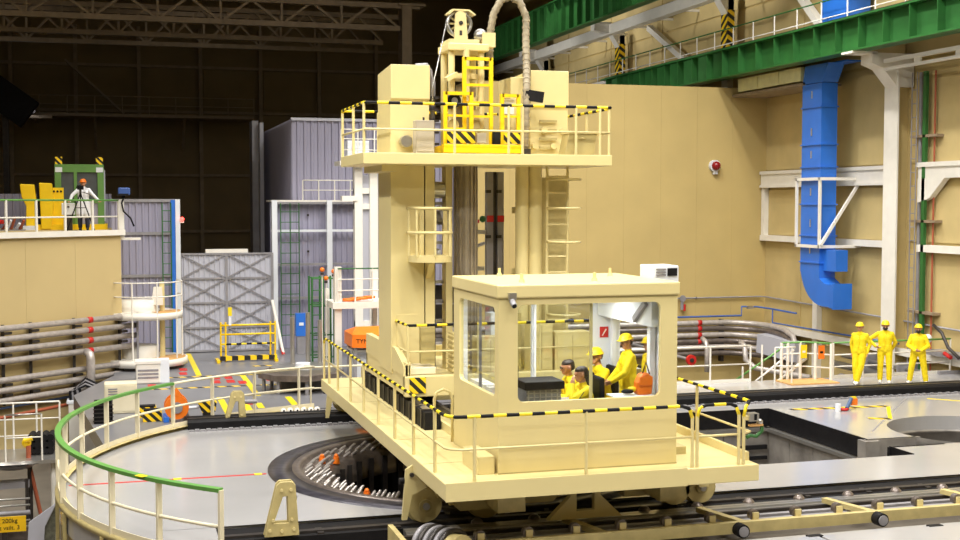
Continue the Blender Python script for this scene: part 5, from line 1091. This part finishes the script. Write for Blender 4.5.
# girders
def girder(x, y0, y1, z0, z1, step, label, dep=.28):
    t = thing('crane_girder', label, 'girder', (x, (y0 + y1) / 2, z0))
    part('web', GREEN, t, x, x + .04, y0, y1, z0, z1); part('top_flange', GREEN, t, x - dep, x + dep, y0, y1, z1 - .06, z1); part('bottom_flange', GREEN, t, x - dep, x + dep, y0, y1, z0, z0 + .06)
    y = y0
    while y < y1: part('stiffener', GREEN, t, x - dep + .03, x, y, y + .03, z0 + .06, z1 - .06); y += step
    part('rail_head', DARK, t, x - .05, x + .05, y0, y1, z1, z1 + .08); return t
girder(22.0, 17, 54.5, 9.65, 10.72, 1.27, 'long green crane girder passing above the blue duct')
girder(21.55, 40, 77, 13.4, 15.15, 1.1, 'upper green crane girder receding into the dark hall', .25)
t = thing('upper_runway_beam', 'white beam below the upper green girder', 'beam', (22.9, 58, 13.1)); part('beam', WHITE, t, 22.75, 22.95, 40, 77, 13.05, 13.5); part('flange', WHITE, t, 22.65, 23.05, 40, 77, 13.0, 13.06)
for k in range(14): part('hanger', WHITE, t, 22.95, 24, 41 + k * 2.6, 41.1 + k * 2.6, 13.1, 13.2)
t = thing('girder_walkway', 'white railed walkway along the top of the green girder', 'railing', (22.9, 36, 10.7))
part('walkway', STEELGR, t, 22.3, 23.95, 17, 77, 10.55, 10.65); guard(t, [(22.6, 17), (22.6, 77)], 10.7, .95, GREEN, WHITE, step=1.55, r=.025, mids=(.4,))
part('toe_plate', WHITE, t, 22.58, 22.62, 17, 77, 10.65, 10.85)
t = thing('diagonal_strut', 'white diagonal wall strut above the green girder', 'strut', (23.4, 40, 10.7)); part('strut', WHITE, t, (23.6, 48.6, 10.75), (23.6, 53.2, 13.0), .25, kind='bar'); part('foot_plate', WHITE, t, 23.4, 23.9, 48.3, 49, 10.65, 10.75); part('strut', WHITE, t, (23.6, 38.2, 10.75), (23.6, 41.2, 13.4), .25, kind='bar')
t = thing('cable_duct', 'pale yellow panelled cable duct under the green girder', 'duct', (22.8, 40, 9.1))
for i in range(3): part('duct_panel', mat('pale_duct', (232, 228, 176), .5), t, 22.5, 22.9, 38.1 + i * 1.5, 39.55 + i * 1.5, 9.15, 9.62)
part('support_angle', TRUSS, t, 22.5, 23.9, 37.8, 43, 8.98, 9.08)
t = thing('lattice_tie', 'white lattice tie beside the tall column bracket', 'beam', (23, 30, 9.3)); part('chord', WHITE, t, 22.7, 22.8, 18, 33.6, 9.28, 9.4); part('chord', WHITE, t, 22.7, 22.8, 18, 33.6, 9.05, 9.14)
for i in range(8): part('lacing', WHITE, t, 22.72, 22.78, 18.5 + i * 1.9, 18.8 + i * 1.9, 9.1, 9.3)
# blue duct
t = thing('ventilation_duct', 'blue rectangular ventilation duct with elbow on the side wall', 'duct', (22.9, 37.3, 1.6))
dx0, dx1, dy0, dy1 = 22.5, 23.1, 36.75, 37.95
for z0, z1 in ((8.2, 9.0), (6.95, 8.2), (6.2, 6.95), (4.95, 6.2), (3.9, 4.95), (3.0, 3.9)):
    o = part('duct_section', BLUE, t, dx0, dx1, dy0, dy1, z0 + .02, z1 - .02); part('joint_flange', BLUE, o, dx0 - .04, dx1 + .04, dy0 - .04, dy1 + .04, z0 - .02, z0 + .02)
    part('handle', METAL, o, dx0 - .02, dx0, 37.3, 37.36, z0 + .3, z0 + .55)
mb = MB(); mb.prism([(dy0, 9.0), (dy1, 9.0), (dy1 - .15, 9.6), (dy0 - .4, 9.6)], dx0, dx1, 'x'); mb.build('offset_section', BLUE, t)
part('upper_section', BLUE, t, dx0 + .3, dx1 + .3, 35.8, 37.3, 9.6, 9.64); part('upper_duct', BLUE, t, 23.0, 23.8, 36.0, 37.6, 11.0, 15)
mb = MB(); ev = [(dy0, 3.0), (dy1, 3.0), (dy1, 2.7)] + [(36.55 + 1.4 * math.cos(a), 2.98 + 1.4 * math.sin(a)) for a in [-PI / 12 - (PI / 2 - PI / 12) * i / 8 for i in range(9)]] + [(36.0, 1.58), (36.0, 2.3), (36.45, 2.34), (dy0, 2.5)]
mb.prism(ev, dx0, dx1, 'x'); mb.build('elbow', BLUE, t)
part('outlet', BLUE, t, dx0 - .02, dx1 + .02, 35.84, 36.1, 1.56, 2.32); part('outlet_flange', BLUE, t, dx0 - .05, dx1 + .05, 35.8, 35.88, 1.52, 2.36)
part('branch_collar', BLUE, t, dx0 + .15, dx1, 36.0, 36.75, 2.75, 3.45)
t = thing('duct_bracket', 'white angle frame bracing the blue duct to the side wall', 'bracket', (22.4, 37.3, 3.5))
for z in (3.5, 5.75): part('front_angle', WHITE, t, 22.38, 22.46, 36.6, 38.1, z, z + .1); part('side_angle', WHITE, t, 22.38, 23.95, 36.55, 36.63, z, z + .1); part('side_angle', WHITE, t, 22.38, 23.95, 38.05, 38.13, z, z + .1)
for y in (36.6, 38.06): part('leg', WHITE, t, 22.38, 22.46, y, y + .08, 3.5, 5.85)
part('diagonal', WHITE, t, (22.42, 36.56, 3.6), (23.9, 36.56, 5.75), .09, kind='bar')
# green cable ladder
t = thing('green_cable_riser', 'green caged cable riser climbing the side wall beside the column', 'riser', (23.7, 32.9, -1))
part('riser', GREEN, t, 23.7, 23.8, 32.85, 33.0, -1.5, 9.0); part('conduit', RUST, t, (23.85, 32.6, -1.5), (23.85, 32.6, 9.0), .03, kind='cyl'); part('conduit', STEELGR, t, (23.85, 33.3, -1.5), (23.85, 33.3, 9.0), .06, kind='cyl')
for x in (33.15, 33.4): part('ladder_stile', STEELGR, t, (23.6, x, -1.5), (23.6, x, 9.0), .018, kind='cyl', n=6)
for i in range(24): part('ladder_rung', STEELGR, t, (23.6, 33.15, -1.2 + i * .42), (23.6, 33.4, -1.2 + i * .42), .014, kind='cyl', n=6)
for z in (1.6, 4.4, 7.0): part('wall_clamp', TRUSS, t, 23.7, 23.98, 32.3, 33.6, z, z + .08)
t = thing('relay_tangle', 'red and grey hose fittings on the wall beyond the third man', 'fittings', (23.3, 30.8, 0))
part('hose', DARK, t, [(23.2, 31.6, 1.4), (23.2, 31.2, 1.2), (23.2, 30.9, .8), (23.2, 30.4, .55)], .05, kind='tube'); part('red_fitting', REDM, t, (23.3, 31.2, .6), (23.3, 30.9, .5), .06, kind='cyl'); part('white_fitting', WHITE2, t, (23.3, 32.0, .95), .14, kind='ball'); part('wall_plate', STEELGR, t, 23.4, 23.9, 30.4, 32.2, .45, .6)

# ================================================================== people
def capsule(mb, p, q, r1, r2, n=12):
    p, q = Vector(p), Vector(q); d = q - p
    if d.length < 1e-4: d = Vector((0, 0, 1e-4)); q = p + d
    d = d.normalized(); a = d.orthogonal().normalized(); b = d.cross(a); vs = []; rings = []
    for c, r, s0, s1 in ((p, r1, -PI / 2, 0), (q, r2, 0, PI / 2)):
        for k in range(4):
            f = s0 + (s1 - s0) * (k + (0.35 if s0 < -1 else 0)) / (3.35 if s0 < -1 else 3.35)
            rings.append((c + d * r * math.sin(f), r * math.cos(f)))
    for c, r in rings:
        for j in range(n): t_ = 2 * PI * j / n; vs.append(c + (a * math.cos(t_) + b * math.sin(t_)) * r)
    fs = [(i * n + j, i * n + (j + 1) % n, (i + 1) * n + (j + 1) % n, (i + 1) * n + j) for i in range(len(rings) - 1) for j in range(n)]
    fs.append(tuple(range(n))[::-1]); fs.append(tuple((len(rings) - 1) * n + j for j in range(n)))
    mb.add(vs, fs, True)
STAND = dict(head=(0, -.02, 1.615), neck=(0, .01, 1.46), chest=(0, .0, 1.28), waist=(0, .0, 1.06), pelvis=(0, .01, .95),
             shL=(.175, .01, 1.385), elL=(.25, .04, 1.12), wrL=(.25, -.05, .88), shR=(-.175, .01, 1.385), elR=(-.25, .04, 1.12), wrR=(-.25, -.05, .88),
             hipL=(.1, .01, .92), knL=(.115, -.02, .5), anL=(.12, .02, .09), hipR=(-.1, .01, .92), knR=(-.115, -.02, .5), anR=(-.12, .02, .09),
             face=(0, -1, 0), hdL=(0, -.25, -1), hdR=(0, -.25, -1), toeL=(.02, -1, 0), toeR=(-.02, -1, 0), curl=.5)
SEAT = dict(STAND, pelvis=(0, .02, .50), waist=(0, .02, .66), chest=(0, -.02, .86), neck=(0, -.04, 1.04), head=(0, -.08, 1.2),
            shL=(.19, -.03, .98), elL=(.24, -.16, .74), wrL=(.12, -.4, .78), shR=(-.19, -.03, .98), elR=(-.24, -.16, .74), wrR=(-.12, -.4, .78),
            hipL=(.1, -.02, .5), knL=(.12, -.44, .52), anL=(.12, -.42, .09), hipR=(-.1, -.02, .5), knR=(-.12, -.44, .52), anR=(-.12, -.42, .09), hdL=(-.1, -1, -.1), hdR=(.1, -1, -.1))
def person(label, loc, rotz, pose, base=STAND, mats=(SUIT, SKIN, SHOE), scale=1.0, helmet=None, hair=None, beard=None, legs=0, bulk=1.0, coat=False, glasses=False, group=None):
    J = dict(base); J.update(pose); J = {k: (Vector(v) if k != 'curl' else v) for k, v in J.items()}
    P = []                                     # (p, q, r1, r2, material)
    def c(p, q, a, b, m): P.append((Vector(p), Vector(q), a, b, m))
    F = J['face'].normalized(); up = Vector((0, 0, 1)); sd = F.cross(up).normalized(); hu = sd.cross(F).normalized()
    H = J['head']
    c(H + hu * .025, H + hu * .03 - F * .02, .092, .095, 1); c(H - hu * .03 + F * .02, H - hu * .065 + F * .045, .075, .05, 1)
    c(H - hu * .005 + F * .088, H - hu * .028 + F * .112, .011, .017, 1)          # nose
    c(H + hu * .022 + F * .075 + sd * .035, H + hu * .022 + F * .075 - sd * .035, .02, .02, 1)   # brow
    c(H - hu * .062 + F * .075 + sd * .018, H - hu * .062 + F * .075 - sd * .018, .014, .014, 1)  # lips
    for s_ in (-1, 1): c(H + sd * .09 * s_ - F * .005 + hu * .015, H + sd * .093 * s_ - F * .01 - hu * .025, .02, .014, 1)
    c(J['neck'], H - hu * .05 - F * .01, .056, .052, 1); c(J['neck'] - up * .04, J['neck'] - up * .0, .075, .065, 0)
    b = bulk
    for s_, S in ((1, 'L'), (-1, 'R')):
        sh = J['sh' + S]; hp = J['hip' + S]; ch = J['chest']; ws = J['waist']; off = (sh - J['sh' + ('R' if S == 'L' else 'L')]) * .5
        c(J['neck'] - up * .02, sh - off * .1 - up * .01, .055, .066 * b, 0); c(ch + off * .42, ws + off * .36, .122 * b, .115 * b, 0); c(sh - off * .35 - up * .06, ch + off * .45, .085 * b, .12 * b, 0)
        c(ws + off * .35, J['pelvis'] + off * .42, .125 * b, .13 * b, 0)
        c(sh, J['el' + S], .066 * b, .056 * b, 0); w = J['wr' + S]; e = J['el' + S]; c(e, w, .056 * b, .043 * b, 0)
        d = J['hd' + S].normalized(); c(w - (w - e).normalized() * .01, w + d * .03, .028, .03, 1)
        inn = (J['chest'] - w); lat = d.cross(inn).normalized(); nrm = lat.cross(d).normalized()
        for k in (-1, 0, 1): c(w + d * .02 + lat * .018 * k, w + d * .085 + lat * .024 * k, .02, .017, 1)
        for k, L in ((-1.5, .062), (-.5, .075), (.5, .08), (1.5, .07)):
            f0 = w + d * .085 + lat * .0185 * k; f1 = f0 + (d + nrm * J['curl'] * .5).normalized() * L * .55; f2 = f1 + (d + nrm * J['curl'] * 1.6).normalized() * L * .5
            c(f0, f1, .0105, .0098, 1); c(f1, f2, .0098, .0088, 1)
        th = w + d * .035 + lat * .03; t1_ = th + (d * .7 + lat * .6 + nrm * .3).normalized() * .045; c(th, t1_, .014, .012, 1); c(t1_, t1_ + (d + nrm * .4).normalized() * .03, .012, .010, 1)
        lm = 3 if legs else 0
        k_, a_ = J['kn' + S], J['an' + S]; c(hp, k_, .108 * b, .084 * b, lm); c(k_, a_ + up * .05, .084 * b, .074 * b, lm); c(J['pelvis'] - up * .02, hp, .12 * b, .11 * b, lm)
        tv = J['toe' + S].normalized(); c(a_ - up * .035 - tv * .03, a_ - up * .045 + tv * .12, .05, .042, 2); c(a_ + up * .02, a_ - up * .03, .055, .05, 2)
    if coat:
        for s_, S in ((1, 'L'), (-1, 'R')):
            hp, k_ = J['hip' + S], J['kn' + S]; c(hp + up * .05, hp + (k_ - hp) * .85, .14, .15, 0)
        c(J['pelvis'], J['pelvis'] - up * .36, .14, .15, 0)
    t = thing('person', label, 'person', loc, group); t.rotation_euler = (0, 0, rotz); t.scale = (scale,) * 3
    mb = MB()
    for p, q, r1, r2, m in P: capsule(mb, p, q, r1, r2)
    me = bpy.data.meshes.new('body'); me.from_pydata(mb.v, [], mb.f); o = bpy.data.objects.new('body', me); COL.objects.link(o)
    md = o.modifiers.new('r', 'REMESH'); md.mode = 'VOXEL'; md.voxel_size = .0095; ms = o.modifiers.new('s', 'SMOOTH'); ms.factor = .5; ms.iterations = 3
    dg = bpy.context.evaluated_depsgraph_get(); m2 = bpy.data.meshes.new_from_object(o.evaluated_get(dg)); o.modifiers.clear(); o.data = m2; bpy.data.meshes.remove(me)
    n = len(m2.polygons); cen = np.empty(n * 3, np.float32); m2.polygons.foreach_get('center', cen); cen = cen.reshape(-1, 3)
    best = np.full(n, 1e9); idx = np.zeros(n, np.int32)
    for p, q, r1, r2, m in P:
        pa = np.array(p); d = np.array(q) - pa; L2 = float(d @ d) + 1e-9; tt = np.clip(((cen - pa) @ d) / L2, 0, 1)
        dist = np.linalg.norm(cen - (pa + tt[:, None] * d), axis=1) - (r1 + (r2 - r1) * tt)
        if m == 0: dist = dist - .004
        k = dist < best; best[k] = dist[k]; idx[k] = m
    for m in mats: m2.materials.append(m)
    m2.polygons.foreach_set('material_index', np.minimum(idx, len(mats) - 1)); m2.polygons.foreach_set('use_smooth', np.ones(n, bool)); o.parent = t
    def child(name, mb, m, parent=None): return mb.build(name, m, t, base=wbase(t)) if False else _child(name, mb, m, t)
    def _child(name, mb, m, t):
        x = mb.build(name, m, None, base=(0, 0, 0)); x.parent = t; return x
    R3 = Matrix((sd, -F, hu)).transposed()     # head frame: x side, y back, z up
    def headmesh(prof, n=24, zc=0, sy=1.1, m=None, name='part', a0=0, a1=2 * PI, dy=0):
        mb = MB(); mb.lathe(prof, (0, 0, 0), n, a0, a1); mb.v = [tuple(H + R3 @ Vector((v[0], v[1] * sy + dy, v[2] + zc))) for v in mb.v]; return _child(name, mb, m, t)
    for s_ in (-1, 1):
        mb = MB(); e = H + sd * .034 * s_ + F * .083 + hu * .005; mb.ball(e, .011, 8); _child('eye', mb, HAIR, t)
    if helmet:
        headmesh([(0, .128), (.045, .122), (.08, .1), (.101, .06), (.106, .035), (.118, .03), (.12, .024), (.104, .022)], m=helmet, zc=.02, name='helmet', dy=-.005)
        mb = MB(); q = H + F * .118 + hu * .046; mb.prism([(-.07, 0), (.07, 0), (.04, -.03), (-.04, -.03)], 0, .012); mb.v = [tuple(q + R3 @ Vector(v)) for v in mb.v]; _child('helmet_peak', mb, helmet, t)
        headmesh([(.098, .05), (.1, .0), (.085, -.045)], m=HAIR, name='hair', a0=.35, a1=PI - .35, sy=1.05)
    if hair:
        headmesh([(0, .13), (.05, .122), (.08, .1), (.098, .06), (.094, .055)], m=HAIR, name='hair', zc=.0, dy=.02)
        headmesh([(.098, .065), (.1, .0), (.092, -.03), (.075, -.05)], m=HAIR, name='hair', a0=.2, a1=PI - .2, sy=1.12, dy=.015)
    if beard:
        mb = MB(); mb.ball((0, 0, 0), .07, 12, sz=.85); mb.v = [tuple(H - hu * .075 + F * .045 + R3 @ Vector(v)) for v in mb.v]; _child('beard', mb, HAIR, t)
    if glasses:
        for s_ in (-1, 1):
            mb = MB(); q = H + sd * .036 * s_ + F * .098 + hu * .006; mb.cyl(q, q + F * .006, .024, n=12); _child('glasses', mb, DARK, t)
    # collar, belt line and zip on coveralls
    if not coat:
        mb = MB(); a_, b_ = J['neck'] - up * .05 + F * .085 * b, J['pelvis'] + F * .15 * b; mb.bar(a_ + F * .02, J['chest'] + F * .128 * b, .02, .008, up=tuple(F)); mb.bar(J['chest'] + F * .128 * b, J['waist'] + F * .124 * b, .02, .008, up=tuple(F)); _child('zip', mb, YELS, t)
    return t
rot = lambda d: math.radians(d)
person('man in yellow coverall and helmet with crossed ankles, standing nearest the orange tag', (19.66, 29.98, 0), rot(-48), dict(anL=(-.04, -.07, .09), knL=(.06, -.08, .5), anR=(-.11, .05, .09), wrR=(-.22, .1, .87), elR=(-.26, .1, 1.12), wrL=(.2, .02, .9), elL=(.25, .1, 1.14), face=(-.1, -1, -.1)), scale=.985, helmet=YELS)
person('tall man in yellow coverall and helmet with one hand on his hip', (20.46, 29.98, 0), rot(-34), dict(elR=(-.44, .04, 1.2), wrR=(-.25, -.06, 1.03), hdR=(.8, -.3, -.3), elL=(.27, .12, 1.14), wrL=(.2, .2, .95), hdL=(-.6, .3, -.6), face=(.05, -1, -.15)), scale=1.0, helmet=YELS, beard=True)
person('bearded man in yellow coverall and helmet with clasped hands', (21.27, 29.62, 0), rot(-36), dict(elR=(-.28, -.02, 1.12), wrR=(-.09, -.24, 1.0), hdR=(.9, -.25, -.1), elL=(.28, -.02, 1.12), wrL=(.09, -.25, 1.0), hdL=(-.9, -.25, -.1), knL=(.17, -.02, .5), anL=(.22, .02, .09), knR=(-.17, -.02, .5), anR=(-.22, .02, .09), toeL=(.4, -1, 0), toeR=(-.4, -1, 0), face=(.0, -1, -.05)), scale=.95, helmet=YELS, beard=True, bulk=1.08)
person('man in a white coat and orange helmet filming with a camera tripod', (-.95, 42.05, 4.12), rot(-4), dict(elR=(-.36, -.1, 1.2), wrR=(-.42, -.28, 1.0), hdR=(-.4, -.8, -.2), elL=(.3, -.14, 1.24), wrL=(.52, -.32, 1.02), hdL=(.7, -.6, -.3), face=(-.2, -1, -.15)), mats=(COAT, SKIN, mat('dark_shoe', (40, 38, 40), .6), JEANS), scale=.94, helmet=ORANGE, legs=1, coat=True)
CZF = ZP + .1
person('bareheaded man in yellow resting his chin on his hand, nearest in the cabin', (6.9, 17.86, CZF), rot(-88), dict(elL=(.2, -.3, .84), wrL=(.07, -.24, 1.04), hdL=(-.3, .1, 1), elR=(-.24, -.25, .76), wrR=(-.14, -.5, .84), face=(-.15, -1, -.12)), base=SEAT, hair=True, scale=.98)
person('bareheaded man in yellow with dark glasses, farther at the cabin desk', (6.92, 18.5, CZF), rot(-92), dict(wrL=(.12, -.46, .82), wrR=(-.12, -.46, .82), face=(0, -1, -.1)), base=SEAT, hair=True, glasses=True, scale=1.0)
person('seated man in yellow with yellow helmet at the back of the cabin', (7.6, 18.98, CZF), rot(-80), dict(face=(.1, -1, -.1)), base=SEAT, helmet=YELS, scale=1.08)
person('standing man in yellow with yellow helmet inside the cabin doorway', (7.84, 18.42, CZF), rot(-95), dict(elL=(.22, -.12, 1.14), wrL=(.1, -.28, 1.0), hdL=(-.5, -.6, -.4), elR=(-.24, -.08, 1.13), wrR=(-.1, -.28, .98), hdR=(.5, -.6, -.4), face=(0, -1, -.22)), helmet=YELS, scale=.98, bulk=1.05)
person('man in yellow waiting outside behind the cabin door post', (8.47, 18.95, ZP), rot(-85), dict(face=(0, -1, -.1)), helmet=YELS, scale=.97)
